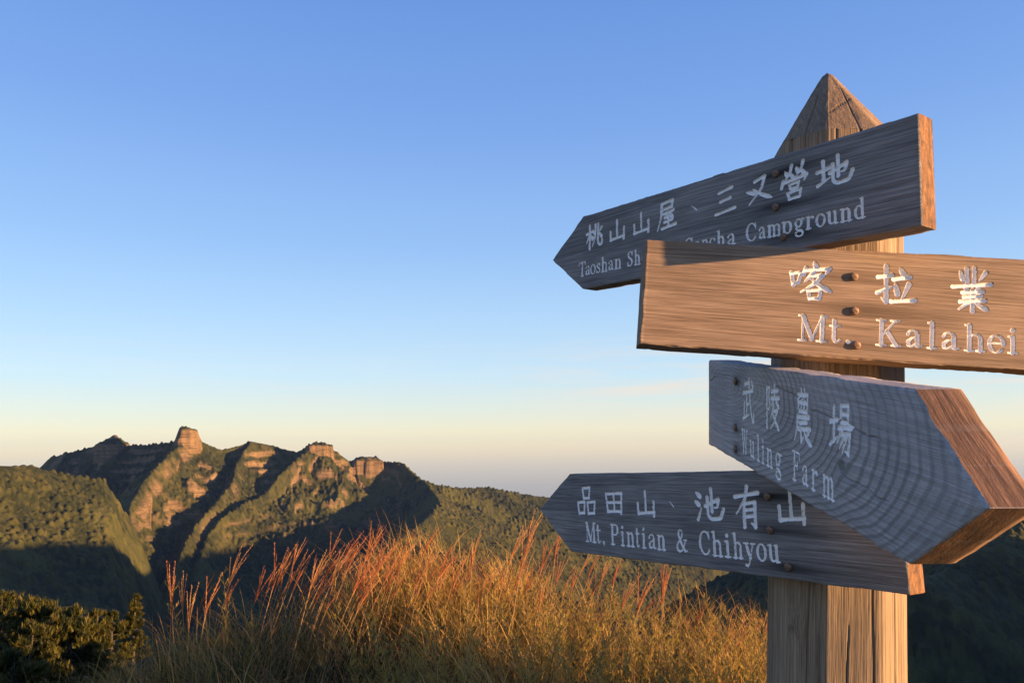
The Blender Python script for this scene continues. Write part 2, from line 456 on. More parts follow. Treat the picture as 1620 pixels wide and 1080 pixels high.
# ------------------------------------------------------------------ weathered wood
def wood_mat(name, base, dark, pale, axis='X', bump=0.5, ring=0.0, streak=1.0, endgrain=None, eg=(26, 520, 26)):
    m, nt, out = new_mat(name)
    tc = nt.nodes.new('ShaderNodeTexCoord')
    def mapped(sc):
        mp = nt.nodes.new('ShaderNodeMapping')
        mp.inputs['Scale'].default_value = sc if axis == 'X' else (sc[1], sc[2], sc[0])
        nt.links.new(tc.outputs['Object'], mp.inputs['Vector'])
        return mp.outputs[0]
    def noise(sc, detail=4, rough=.6, scale=1.0, dist=0.0):
        n = N(nt, 'ShaderNodeTexNoise', ins={'Vector': mapped(sc), 'Scale': scale, 'Detail': detail, 'Roughness': rough, 'Distortion': dist})
        return n.outputs['Fac']
    broad = noise((2.2, 26, 26), 3, .55)                 # wide colour bands along the board
    fibre = noise((9, 330, 330), 4, .65)                 # fibres
    fine = noise((22, 900, 900), 2, .6)                  # silvery hair
    blot = noise((7, 9, 9), 4, .6)                       # weather blotches
    spk = noise((160, 420, 420), 2, .6)
    c1 = ramp(nt, fibre, [(.30, dark), (.52, base), (.72, pale)])
    c2 = ramp(nt, broad, [(.32, dark), (.55, base), (.75, pale)])
    col = mixc(nt, .45 * streak, c1, c2)
    col = mixc(nt, .55, col, ramp(nt, blot, [(.3, (.62, .62, .62)), (.7, (1.25, 1.22, 1.2))]), 'MULTIPLY')
    col = mixc(nt, .35, col, ramp(nt, fine, [(.35, (.55, .55, .55)), (.65, (1.3, 1.3, 1.3))]), 'MULTIPLY')
    # thin dark checks and raised winter grain
    ln1 = ramp(nt, noise((2.6, 210, 210), 3, .6), [(.462, (1, 1, 1)), (.5, (.42, .40, .39)), (.538, (1, 1, 1))])
    ln2 = ramp(nt, noise((5.5, 420, 420), 2, .5), [(.45, (1, 1, 1)), (.5, (.55, .53, .52)), (.55, (1, 1, 1))])
    lf = (.5 if bump == .45 else .68) if ring == 0 else .3
    col = mixc(nt, lf, col, ln1, 'MULTIPLY')
    col = mixc(nt, lf * .8, col, ln2, 'MULTIPLY')
    gr = N(nt, 'ShaderNodeAttribute', attribute_name='grain').outputs['Fac']
    if ring > 0:
        col = mixc(nt, math_(nt, 'MULTIPLY', gr, ring, True), col, tuple(c * .42 for c in dark))
    st = N(nt, 'ShaderNodeAttribute', attribute_name='stain').outputs['Fac']
    col = mixc(nt, math_(nt, 'MULTIPLY', st, .88 if bump != .45 else .62, True), col, (.020, .015, .012) if bump != .45 else (.045, .022, .012))
    if endgrain is not None:
        ega = N(nt, 'ShaderNodeAttribute', attribute_name='endgrain').outputs['Fac']
        en = noise(eg, 4, .68, dist=.5)
        ec = ramp(nt, en, [(.3, tuple(c * .22 for c in endgrain)), (.52, endgrain), (.75, tuple(min(1, c * 2.2) for c in endgrain))])
        col = mixc(nt, ega, col, ec)
    # worn white paint lying in the carved letters
    let = N(nt, 'ShaderNodeAttribute', attribute_name='letter').outputs['Fac']      # mm, positive inside
    wear = noise((260, 260, 260), 3, .7)
    lim = math_(nt, 'SUBTRACT', let, math_(nt, 'MULTIPLY', ramp(nt, wear, [(.56, (0, 0, 0)), (.74, (1, 1, 1))]), 1.1))
    paint = math_(nt, 'MULTIPLY', math_(nt, 'ADD', lim, .42), 8.0, True)
    pc = ramp(nt, spk, [(.22, (.64, .59, .56)), (.5, (.93, .88, .84))])
    col = mixc(nt, paint, col, pc)
    h = math_(nt, 'ADD', math_(nt, 'MULTIPLY', fibre, 1.0), math_(nt, 'MULTIPLY', fine, .55))
    if ring > 0:
        h = math_(nt, 'ADD', h, math_(nt, 'MULTIPLY', gr, -.4))
    h = math_(nt, 'ADD', h, math_(nt, 'MULTIPLY', ln1, .5))
    h = math_(nt, 'MULTIPLY', h, math_(nt, 'SUBTRACT', 1.0, math_(nt, 'MULTIPLY', paint, .7)))
    bp = N(nt, 'ShaderNodeBump', ins={'Height': h, 'Strength': bump, 'Distance': .0012})
    bs = N(nt, 'ShaderNodeBsdfPrincipled', ins={'Base Color': col, 'Roughness': .78, 'Normal': bp.outputs[0], 'Specular IOR Level': .35})
    nt.links.new(bs.outputs[0], out.inputs['Surface'])
    return m


def rust_mat():
    m, nt, out = new_mat('rusted_steel')
    tc = nt.nodes.new('ShaderNodeTexCoord')
    n = N(nt, 'ShaderNodeTexNoise', ins={'Vector': tc.outputs['Object'], 'Scale': 420.0, 'Detail': 4.0})
    c = ramp(nt, n.outputs['Fac'], [(.30, (.07, .040, .026)), (.5, (.20, .115, .07)), (.72, (.34, .21, .13))])
    bp = N(nt, 'ShaderNodeBump', ins={'Height': n.outputs['Fac'], 'Strength': .5, 'Distance': .0006})
    bs = N(nt, 'ShaderNodeBsdfPrincipled', ins={'Base Color': c, 'Roughness': .7, 'Metallic': .35, 'Normal': bp.outputs[0]})
    nt.links.new(bs.outputs[0], out.inputs['Surface'])
    return m


M_RUST = rust_mat()
M_GREY = wood_mat('weathered_grey_wood', (.262, .234, .218), (.140, .123, .114), (.37, .334, .312), bump=.5, endgrain=(.15, .066, .026), eg=(70, 190, 70))
M_BROWN = wood_mat('weathered_brown_wood', (.345, .236, .160), (.185, .118, .075), (.44, .32, .23), bump=.45, endgrain=(.2, .12, .07))
M_RINGED = wood_mat('ringed_grey_wood', (.405, .370, .350), (.325, .295, .277), (.47, .43, .405), bump=.22, ring=.8, streak=.25, endgrain=(.135, .072, .043))
M_POST = wood_mat('weathered_post_wood', (.29, .203, .125), (.15, .102, .064), (.38, .275, .175), axis='Z', bump=.7, endgrain=(.2, .12, .07))


class Board:
    """a flat board standing in its own vertical plane: s along the board, t up, front face at local -Y"""

    def __init__(self, X, Y, Z, yaw, rho):
        self.O = np.array([X, Y, Z])
        a = np.array([math.cos(yaw), math.sin(yaw), 0])
        up = np.array([0, 0, 1.0])
        self.n = np.array([math.sin(yaw), -math.cos(yaw), 0])
        self.A = math.cos(rho) * a + math.sin(rho) * up
        self.T = -math.sin(rho) * a + math.cos(rho) * up
        m = Matrix([[self.A[0], -self.n[0], self.T[0], self.O[0]],
                    [self.A[1], -self.n[1], self.T[1], self.O[1]],
                    [self.A[2], -self.n[2], self.T[2], self.O[2] + EYE], [0, 0, 0, 1]])
        self.mat = m

    def st(self, px, py):
        d = px_ray(px, py)
        p = d * ((self.O @ self.n) / (d @ self.n)) - self.O
        return float(p @ self.A), float(p @ self.T)


def board_mesh(bd, top, bot, thick, res, letters, stains, ringed=False, seed=0, edge=.0022, cut=.0023):
    """top / bot: matching polylines (s,t) from the left end to the right end; equal end points make a tip"""
    top, bot = np.array(top, float), np.array(bot, float)
    us = []
    for k in range(len(top) - 1):
        ln = max(np.hypot(*(top[k + 1] - top[k])), np.hypot(*(bot[k + 1] - bot[k])))
        n = max(4, int(ln / res))
        us.append(k + np.arange(n) / n)
    us = np.concatenate(us + [[len(top) - 1]])
    kk = np.minimum(us.astype(int), len(top) - 2)
    fr = (us - kk)[:, None]
    Pt = top[kk] * (1 - fr) + top[kk + 1] * fr
    Pb = bot[kk] * (1 - fr) + bot[kk + 1] * fr
    # worn, slightly wavy long edges
    wob = .0009 * fbm(Pt[:, 0] * 22, Pt[:, 1] * 0 + seed, 3, seed) + .0012 * np.minimum(0, fbm(Pt[:, 0] * 70, Pt[:, 1] * 0 + 3, 2, seed + 5) + .25)
    wob2 = .0009 * fbm(Pb[:, 0] * 22, Pb[:, 1] * 0 + seed + 9, 3, seed + 2) + .0014 * np.maximum(0, fbm(Pb[:, 0] * 60, Pb[:, 1] * 0 + 7, 2, seed + 6) - .25)
    Pt = Pt + np.stack([0 * wob, wob], -1)
    Pb = Pb + np.stack([0 * wob2, wob2], -1)
    hgt = np.abs(top[:, 1] - bot[:, 1]).max()
    nv = int(hgt / res) + 1
    v = np.linspace(0, 1, nv)
    v = v[None, :, None]
    P = Pb[:, None, :] * (1 - v) + Pt[:, None, :] * v
    S, T = P[..., 0], P[..., 1]
    nu = len(us)
    # distance to the outline
    poly = [tuple(p) for p in bot] + [tuple(p) for p in top[::-1]]
    D = np.full(S.shape, 1.0)
    for a, b in zip(poly, poly[1:] + poly[:1]):
        dx, dy = b[0] - a[0], b[1] - a[1]
        l2 = dx * dx + dy * dy
        if l2 < 1e-10:
            continue
        h = np.clip(((S - a[0]) * dx + (T - a[1]) * dy) / l2, 0, 1)
        D = np.minimum(D, np.hypot(S - a[0] - h * dx, T - a[1] - h * dy))
    sdf = np.full(S.shape, .02)
    for pts in letters:
        carve(S, T, sdf, pts)
    sdf_n = sdf + .00011 * fbm(S * 420, T * 420, 2, seed + 40)
    depth = cut * sstep(.0003, -.0004, sdf_n)
    e = edge * (1 + .9 * fbm(S * 60, T * 60, 3, seed + 3))
    round_ = e * (1 - np.sqrt(np.clip(1 - (1 - np.clip(D / np.maximum(e, 1e-4), 0, 1)) ** 2, 0, 1)))
    rel = .00035 * fbm(S * 10, T * 420, 3, seed + 11) + .0008 * fbm(S * 5, T * 12, 2, seed + 12)
    grain = np.zeros(S.shape)
    if ringed:
        wx = .034 * fbm(S * 5, T * 13, 3, seed + 21)
        t2 = T + wx * .35 + .05 * np.maximum(S - .22, 0) ** 1.3
        phi = np.sqrt(((S - .11) / 3.4) ** 2 + ((t2 - .030)) ** 2 + 1e-6)
        knot = np.hypot((S - .478) / 1.6, T + .012)
        phi = phi + .004 * np.exp(-(knot / .02) ** 2)
        wv = .5 + .5 * np.sin(phi * (2 * math.pi / .0046) + 2.2 * fbm(S * 9, T * 34, 4, seed + 22))
        grain = .75 * sstep(.45, 1.0, wv) * np.clip(.65 + .7 * fbm(S * 9, T * 22, 3, seed + 23), .15, 1)
        grain = np.maximum(grain, sstep(.0075, .004, np.hypot((S - .478) / 1.3, T + .012)) * 1.0)
        rel = rel + .0006 * (grain - .5) * -1.0 + .0004 * wv
        # long drying cracks
        for (cs, ct, ln, sl) in ((.40, .030, .16, -.06), (.0, .030, .05, .2), (.47, -.020, .10, -.05), (.30, .045, .1, -.1)):
            q = T - (ct + sl * (S - cs) + .0025 * fbm(S * 40, S * 0 + ct * 99, 3, seed + 31))
            inside = sstep(0, .012, S - cs) * sstep(0, .02, cs + ln - S)
            ck = np.exp(-(q / .0007) ** 2) * inside
            grain = np.maximum(grain, ck)
            rel = rel - .002 * ck
    stain = np.zeros(S.shape)
    for (bs_, bt, ls, lt, am) in stains:
        nz = .6 * fbm(S * 20, T * 160, 3, seed + 50)
        q = ((S - bs_) / (ls * np.where(S > bs_, 1.0, .55))) ** 2 + ((T - bt) / lt) ** 2
        stain = np.maximum(stain, am * np.exp(-q * 1.2) * np.clip(1 + nz, 0, 1.4))
    Yf = round_ + depth - rel * sstep(0, .006, D)
    front = np.stack([S, Yf, T], -1).reshape(-1, 3)
    faces = [grid_faces(nu, nv)]
    n0 = len(front)
    # rim strip: outline loop of front grid, swept to the back
    idx = np.arange(n0).reshape(nu, nv)
    loop = [idx[:, 0], idx[-1, 1:], idx[::-1, -1][1:], idx[0, ::-1][1:-1]]
    tipL = np.allclose(top[0], bot[0])
    tipR = np.allclose(top[-1], bot[-1])
    if tipL:
        loop[3] = loop[3][:0]
    if tipR:
        loop[1] = idx[-1, 1:2][:0]
    lp = np.concatenate(loop)
    R = front[lp]
    nr = 7
    ys = np.linspace(0, 1, nr)
    rim = []
    cen = R[:, [0, 2]].mean(0)
    for q in ys:
        rr = R.copy()
        rr[:, 1] = R[:, 1] + (thick - R[:, 1]) * q
        dn = .0006 * fbm(rr[:, 0] * 40 + rr[:, 2] * 37, rr[:, 1] * 300 + q, 3, seed + 61)
        if q > .9:
            dn = dn - .0012
        v2 = (R[:, [0, 2]] - cen)
        v2 = v2 / np.maximum(np.linalg.norm(v2, axis=1, keepdims=True), 1e-6)
        rr[:, [0, 2]] += v2 * dn[:, None] * (0 if q == 0 else 1)
        rim.append(rr)
    rim = np.array(rim)
    m = len(lp)
    rv = rim.reshape(-1, 3)
    i, j = np.meshgrid(np.arange(nr - 1), np.arange(m), indexing='ij')
    a = n0 + i * m + j
    b = n0 + i * m + (j + 1) % m
    faces.append(np.stack([a, a + m, b + m, b], -1).reshape(-1, 4))
    # back face: coarse strip along the board
    bi = n0 + (nr - 1) * m
    half = len(idx[:, 0])
    bot_i = bi + np.arange(half)
    top_start = half + len(loop[1])
    top_i = bi + (top_start - 1 + np.arange(half)) % m if len(loop[1]) else bi + (half - 1 + np.arange(half)) % m
    top_i = top_i[::-1]
    bq = np.stack([bot_i[:-1], top_i[:-1], top_i[1:], bot_i[1:]], -1)
    faces.append(bq)
    verts = np.concatenate([front, rv])
    z = np.zeros(len(rv))
    # end grain shows on the rim wherever the outline is not along the grain
    tang = np.roll(R, -1, 0) - np.roll(R, 1, 0)
    eg = sstep(.25, .6, np.abs(tang[:, 2]) / np.maximum(np.linalg.norm(tang, axis=1), 1e-9))
    egr = np.tile(eg, nr)
    attrs = {'letter': np.concatenate([-sdf_n.ravel() * 1000, z - 9]), 'grain': np.concatenate([grain.ravel(), z]),
             'stain': np.concatenate([stain.ravel(), z]), 'endgrain': np.concatenate([np.zeros(n0), egr])}
    return np_mesh('board', verts, faces, True, attrs)


def han(bd, key, cx, cy, w, h, bold=None):
    bold = bold or (.86 if key in ('ying', 'ka', 'ye', 'nong', 'ling', 'chang', 'wu') else 1.02)
    s, t = bd.st(cx, cy)
    s0 = bd.st(cx - w / 2, cy)[0]
    s1 = bd.st(cx + w / 2, cy)[0]
    t0 = bd.st(cx, cy + h / 2)[1]
    t1 = bd.st(cx, cy - h / 2)[1]
    sx, sy = (s1 - s0) / 100, (t1 - t0) / 100
    r = bold * math.sqrt(sx * sy)
    return [[(s + (x - 50) * sx, t + (y - 50) * sy, q * r) for x, y, q in st] for st in HAN[key]]


def latin(bd, text, base, cap):
    """text: (char, x0, x1) in photograph pixels; base: (x,y),(x,y) of the baseline; cap height in metres"""
    (xa, ya), (xb, yb) = base
    out = []
    for ch, x0, x1 in text:
        yy = lambda x: ya + (yb - ya) * (x - xa) / (xb - xa)
        s0, t0 = bd.st(x0, yy(x0))
        s1, t1 = bd.st(x1, yy(x1))
        W, strokes = LATIN[ch]
        sx = (s1 - s0) / W
        sy = cap / 100
        r = math.sqrt(sx * sy) if ch not in '.,' else sy
        r = min(max(r, sy * .80), sy * 1.05) * 1.02
        for st in strokes:
            out.append([(s0 + x * sx, t0 + (t1 - t0) * x / W + y * sy, q * r) for x, y, q in st])
    return out


# fitted standing positions of the four boards (metres; height relative to the eye)
BD1 = Board(0.1169, 1.2254, 0.3113, -.9556, -.0486)
BD2 = Board(.1512, 0.8789, .1799, -.07, -.0948)
BD3 = Board(.2919, 1.168, .0687, -1.5778, -.1533)
BD4 = Board(.0940, 1.3289, -.1029, -1.0468, .0278)

PC = np.array([.4075, 1.0005])          # post axis
AP = .0742                            # post apothem (octagon)
POST_YAW = math.radians(-6.8)
signpost = empty('signpost', (PC[0], PC[1], 0))
tag(signpost, 'weathered octagonal wooden signpost with four boards pointing to mountain trails', 'signpost')


def post_mesh():
    side = 2 * AP * math.tan(math.pi / 8)
    z0, zt = -EYE - .35, .393
    zs = np.concatenate([np.linspace(z0, -.45, 12)[:-1], np.arange(-.45, zt, .003), [zt]])
    apex = .507
    V, F, G, E = [], [], [], []
    off = 0
    for k in range(8):
        ang = POST_YAW + k * math.pi / 4           # face normal = (sin, -cos)
        n = np.array([math.sin(ang), -math.cos(ang)])
        a = np.array([math.cos(ang), math.sin(ang)])
        nu = 56
        u = np.linspace(-.5, .5, nu) * side
        U, Z = np.meshgrid(u, zs, indexing='ij')
        ed = side / 2 - np.abs(U)
        rnd = .0018 * (1 - np.sqrt(np.clip(1 - (1 - np.clip(ed / .0025, 0, 1)) ** 2, 0, 1)))
        w = fbm(U * 25 + k * 7, Z * 5, 3, 80 + k) * .006
        gl = fbm((U + w) * 260, Z * 4.5, 3, 90 + k)
        gr = sstep(.2, .7, gl) * .26
        rel = .00035 * gl + .0005 * fbm(U * 30, Z * 8, 2, 95 + k)
        cr = np.zeros(U.shape)
        cracks = {0: [(-.004, -.6, -.17, .0006), (.019, -.5, -.1, .0005), (.006, .25, .5, .0009), (-.018, .3, .5, .0006)],
                  1: [(-.002, -1, .05, .0010), (.015, .2, .5, .0008)],
                  7: [(.010, -.8, -.1, .0009), (-.018, .25, .5, .0008), (.0, .28, .5, .0007), (.02, -1, -.2, .0005)]}.get(k, [(0., -1, .3, .001)])
        for (cu, za, zb, wd) in cracks:
            path = cu + .006 * fbm(Z * 3.1, Z * 0 + cu * 300 + k, 3, 120 + k)
            c = np.exp(-((U - path) / wd) ** 2) * sstep(za, za + .08, Z) * sstep(zb, zb - .08, Z)
            cr = np.maximum(cr, c)
        rel = rel - .003 * cr
        if k == 7:                                   # a knot low on the shaded face
            kn = np.hypot((U + .004) / .012, (Z + .205) / .017)
            rel = rel + .0022 * np.exp(-kn ** 2) - .002 * np.exp(-(np.hypot((U + .010), (Z + .213)) / .004) ** 2)
            cr = np.maximum(cr, .9 * np.exp(-(np.hypot((U + .010), (Z + .213)) / .0045) ** 2))
        R = AP - rnd + rel * sstep(0, .003, ed)
        X = a[0] * U + n[0] * R
        Y = a[1] * U + n[1] * R
        V.append(np.stack([X, Y, Z + EYE], -1).reshape(-1, 3))
        F.append(grid_faces(nu, len(zs), off))
        G.append(np.maximum(gr * .6, cr).ravel())
        E.append(np.zeros(U.size))
        off += U.size
        # pyramid facet (same octagon edges running up to the apex)
        nv2 = 46
        q = np.linspace(0, 1, nv2)
        U2, Q = np.meshgrid(np.linspace(-.5, .5, nu), q, indexing='ij')
        wd = side * (1 - Q * .985)
        UU = U2 * wd
        ZZ = zt + (apex - zt) * Q - .004 * sstep(.9, 1.0, Q)
        base = AP * (1 - Q * .985)
        ed2 = wd / 2 - np.abs(UU)
        rel2 = .0008 * fbm(UU * 120 + k, ZZ * 60, 3, 130 + k) + .0008 * fbm(UU * 30, ZZ * 20, 2, 140 + k)
        cr2 = np.zeros(UU.shape)
        for (cu, ca) in (((.006, .0),) if k == 0 else ((.0, .1),) if k in (1, 7) else ()):
            path = cu + .004 * fbm(ZZ * 14, ZZ * 0 + k * 3 + cu, 2, 150)
            cr2 = np.maximum(cr2, np.exp(-((UU - path) / .0006) ** 2) * sstep(.75, .45, Q))
        if k == 0:
            cr2 = np.maximum(cr2, .9 * np.exp(-((UU * .8 - (ZZ - .438) * 1.0 + .003 * fbm(UU * 80, UU * 0, 2, 3)) / .0009) ** 2))
        rr = base - .0015 * (1 - np.clip(ed2 / .002, 0, 1)) ** 2 + (rel2 - .0022 * cr2) * sstep(0, .003, ed2)
        X = a[0] * UU + n[0] * rr - .012 * Q
        Y = a[1] * UU + n[1] * rr
        V.append(np.stack([X, Y, ZZ + EYE], -1).reshape(-1, 3))
        F.append(grid_faces(nu, nv2, off))
        G.append(cr2.ravel() + .25 * sstep(.1, .5, fbm(UU * 60, ZZ * 50, 3, 160 + k)).ravel())
        E.append(np.full(UU.size, .55))
        off += UU.size
    n = off
    V, G, E = np.concatenate(V), np.concatenate(G), np.concatenate(E)
    return np_mesh('post', V, F, True, {'grain': G, 'letter': np.full(n, -9.0), 'stain': G * .5, 'endgrain': E * .5})


post = add_obj('post', post_mesh(), signpost, M_POST)
_pt, _pb = px_at(1322, 300, PC[1]), px_at(1320, 1080, PC[1])
_ax = Vector(_pt - _pb).normalized()
_q = Vector((0, 0, 1)).rotation_difference(_ax).to_matrix().to_4x4()
_base = Vector(_pb) - _ax * (_pb[2] / _ax[2])
post.matrix_local = Matrix.Translation(_base - Vector((PC[0], PC[1], 0))) @ _q
print('post base', _base, 'lean', math.degrees(math.atan2(_ax.x, _ax.z)))


def bolt_mesh(r=.0048, h=.0032):
    bm = bmesh.new()
    n = 20
    prof = [(r, -.002), (r, h * .75), (r * .86, h), (r * .3, h * 1.05)]
    rings = []
    for q, (rr, y) in enumerate(prof):
        ring = []
        for i in range(n):
            a = 2 * math.pi * i / n
            k = 1.0
            ring.append(bm.verts.new((rr * k * math.cos(a), -y, rr * k * math.sin(a))))
        rings.append(ring)
    for r0, r1 in zip(rings[:-1], rings[1:]):
        for i in range(n):
            bm.faces.new((r0[i], r0[(i + 1) % n], r1[(i + 1) % n], r1[i]))
    bm.faces.new(rings[-1])
    bmesh.ops.recalc_face_normals(bm, faces=bm.faces)
    for f in bm.faces:
        f.smooth = len(f.verts) == 4
    me = bpy.data.meshes.new('bolt')
    bm.to_mesh(me)
    bm.free()
    me.materials.append(M_RUST)
    return me


BOLT = bolt_mesh()


def make_board(bd, label, top, bot, thick, res, letters, bolts, mat, ringed=False, seed=0, stain_scale=1.0):
    stains = []
    bst = [bd.st(*p) for p in bolts]
    for (s, t) in bst:
        stains.append((s, t, .075 * stain_scale, .0085, .85))
        stains.append((s, t, .010, .009, .7))
    me = board_mesh(bd, top, bot, thick, res, letters, stains, ringed, seed, cut=.0014 if ringed else .0021)
    o = add_obj('sign_board', me, None, mat)
    o['label'] = label
    o.parent = signpost
    o.matrix_parent_inverse = Matrix.Identity(4)
    o.matrix_local = Matrix.Translation(-Vector(signpost.location)) @ bd.mat
    for (s, t) in bst:
        b = bpy.data.objects.new('bolt', BOLT)
        link(b, o)
        b.location = (s, .0002, t)
    return o


# --- board 1: Taoshan Shelter, Sancha Campground
P = BD1.st
xs = lambda *a: list(a)
let1 = []
for key, cx, cy, w, h in (('tao', 940, 373, 25, 37), ('shan', 976, 364, 26, 33), ('shan', 1014, 353, 28, 34), ('wu_house', 1054, 340, 29, 46), ('comma', 1098, 328.5, 11, 12),
                          ('san', 1147, 317, 32, 42), ('cha', 1201, 300, 40, 42), ('ying', 1256, 286, 43, 58), ('di', 1320, 270, 56, 46)):
    let1 += han(BD1, key, cx, cy, w, h)
t1 = [('T', 915.7, 926), ('a', 925.7, 933.3), ('o', 933.8, 941.9), ('s', 943, 949.6), ('h', 951, 960.8), ('a', 962, 970.3), ('n', 972, 982.6), ('S', 992, 1000.7), ('h', 1003, 1012.7), ('e', 1015, 1024),
      ('l', 1026.5, 1032), ('t', 1034, 1041), ('e', 1043, 1052), ('r', 1054, 1062), (',', 1064, 1068), ('S', 1083, 1096), ('a', 1098, 1108), ('n', 1109, 1121), ('c', 1122, 1132), ('h', 1134, 1147), ('a', 1150, 1164),
      ('C', 1180.5, 1196.5), ('a', 1200, 1212), ('m', 1214, 1236), ('p', 1236.5, 1253.5), ('g', 1257, 1272), ('r', 1275, 1288), ('o', 1291, 1306), ('u', 1308, 1326), ('n', 1329, 1348), ('d', 1351, 1369)]
let1 += latin(BD1, t1, ((919, 437), (1368.5, 344)), .0228)
tip = P(873.5, 411)
make_board(BD1, 'dark grey arrow board pointing left with Taoshan Shelter lettering, topmost on the post',
           [tip, P(922.5, 342.5), P(1452.6, 178.5)], [tip, P(922, 457.5), P(1458.5, 358)], .031, .0008, let1, [(1228, 275), (1228, 328), (1240, 375)], M_GREY, seed=1)

# --- board 2: Mt. Kalahei
P = BD2.st
let2 = []
for key, cx, cy, w, h in (('ka', 1283, 445, 65, 60), ('la', 1418, 451, 59, 58), ('ye', 1538, 458.5, 60, 67)):
    let2 += han(BD2, key, cx, cy, w, h)
t2 = [('M', 1262, 1308), ('t', 1311, 1330), ('.', 1337, 1347), ('K', 1385, 1425), ('a', 1432, 1459), ('l', 1467, 1482), ('a', 1488, 1518), ('h', 1526, 1559), ('e', 1563, 1590), ('i', 1595, 1611)]
let2 += latin(BD2, t2, ((1262, 538), (1610, 559.5)), .0292)
a, b = P(1021.7, 378.5), P(1010.8, 544)
tr, br = P(1620, 409.6), P(1620, 586.5)
dx = .30
ext = lambda p, q, d: (q[0] + d, q[1] + (q[1] - p[1]) / (q[0] - p[0]) * d)
c, d = ext(a, tr, dx), ext(b, br, dx)
tipr = (c[0] + .075, (c[1] + d[1]) / 2)
make_board(BD2, 'brown sunlit board with Mt. Kalahei lettering, shadow across its upper left corner',
           [a, c, tipr], [b, d, tipr], .046, .00065, let2, [(1350, 438), (1351, 492), (1354, 546)], M_BROWN, seed=2, stain_scale=1.4)

# --- board 3: Wuling Farm
P = BD3.st
let3 = []
for key, cx, cy, w, h in (('wu', 1184, 633, 17, 68), ('ling', 1222, 643.5, 20, 70), ('nong', 1269.5, 658, 27, 84), ('chang', 1330, 678, 34, 82)):
    let3 += han(BD3, key, cx, cy, w, h)
q3 = lambda x: 1140 + .2037 * x
t3 = [(ch, q3(x0), q3(x1)) for ch, x0, x1 in (('W', 166, 213), ('u', 227, 264), ('l', 283, 305), ('i', 320, 341), ('n', 357, 404), ('g', 424, 471), ('F', 556, 613), ('a', 632, 680), ('r', 705, 753), ('m', 792, 884))]
let3 += latin(BD3, t3, ((1178, 717), (1320, 793)), .0305)
tip = P(1562.6, 804.5)
make_board(BD3, 'pale grey ring grained arrow board with Wuling Farm lettering, pointing towards the viewer',
           [P(1121, 569), P(1446.5, 615.6), tip], [P(1121, 702), P(1439.5, 893), tip], .034, .0007, let3, [(1165, 603), (1165, 676), (1165, 710)], M_RINGED, True, seed=3, stain_scale=.35)

# --- board 4: Mt. Pintian & Chihyou
P = BD4.st
let4 = []
for key, cx, cy, w, h in (('pin', 927, 792, 27, 43), ('tian', 970.5, 795, 27, 33), ('shan', 1020.5, 796, 31, 40), ('comma', 1062, 797, 8, 11), ('chi', 1121, 798, 44, 50), ('you', 1181, 801, 37, 64), ('shan', 1250.5, 801, 47, 54)):
    let4 += han(BD4, key, cx, cy, w, h)
q4 = lambda x: 890 + .247 * x
t4 = [(ch, q4(x0), q4(x1)) for ch, x0, x1 in (('M', 148, 214), ('t', 216, 246), (',', 256, 272), ('P', 309, 360), ('i', 374, 398), ('n', 411, 462), ('t', 467, 496), ('i', 508, 535), ('a', 549, 600), ('n', 605, 661),
                                               ('&', 728, 798), ('C', 878, 945), ('h', 958, 1026), ('i', 1040, 1079), ('h', 1093, 1157), ('y', 1163, 1236), ('o', 1246, 1308), ('u', 1318, 1393))]
let4 += latin(BD4, t4, ((927, 856), (1233, 890)), .0305)
tip = P(853, 805)
trr = ext(P(901, 749), P(1187.6, 744.5), BD4.st(1438.5, 941)[0] - P(1187.6, 744.5)[0])
make_board(BD4, 'grey arrow board pointing left with Mt. Pintian and Chihyou lettering, lowest on the post',
           [tip, P(901, 749), trr], [tip, P(903, 872), P(1438.5, 941)], .028, .0008, let4, [(1215, 785), (1219, 838), (1248, 896)], M_GREY, seed=4)


# ------------------------------------------------------------------ the mountains
TQ = 1.0      # mesh density of the terrain


def ridge_line(pts):
    return np.array([px_at(*p) for p in pts])


def W(*p):
    return np.array(p, float) + np.array([0, 0, EYE])


RIDGES = []   # polyline, slope near the crest, slope further down, height of the steep part, roundness


def R_(pts, s1, s2, hc, rnd=4.0):
    RIDGES.append((np.asarray(pts), s1, s2, hc, rnd))


# main ridge with its rock towers (it recedes to the right, so its flanks face the low sun)
R_(ridge_line([(60, 756, 3080), (80, 724, 3050), (130, 712, 2990), (145, 708, 2970), (165, 701, 2950), (196, 706, 2910), (235, 705, 2860), (262, 701, 2810), (300, 699, 2780), (318, 699, 2800), (350, 712, 2860),
               (372, 707, 2900), (397, 699, 2940), (430, 705, 2990), (470, 716, 3010)]), 1.25, .78, 50, 3)
R_(ridge_line([(470, 716, 3010), (482, 709, 2990), (503, 701.5, 2980), (530, 714, 3010), (553, 730, 3040), (566, 727, 3060), (597, 727, 3090), (607, 732, 3090), (635, 732, 3060), (650, 746, 3000), (662, 757, 2960)]), 1.1, .72, 45, 4)
# the forested ridge that runs on to the right
R_(ridge_line([(662, 757, 2960), (690, 768, 2980), (720, 773, 3050), (745, 774, 3110), (775, 772, 3190), (812, 780, 3290), (870, 788, 3450), (960, 797, 3750), (1100, 803, 4200), (1300, 806, 4700)]), .66, .60, 60, 12)
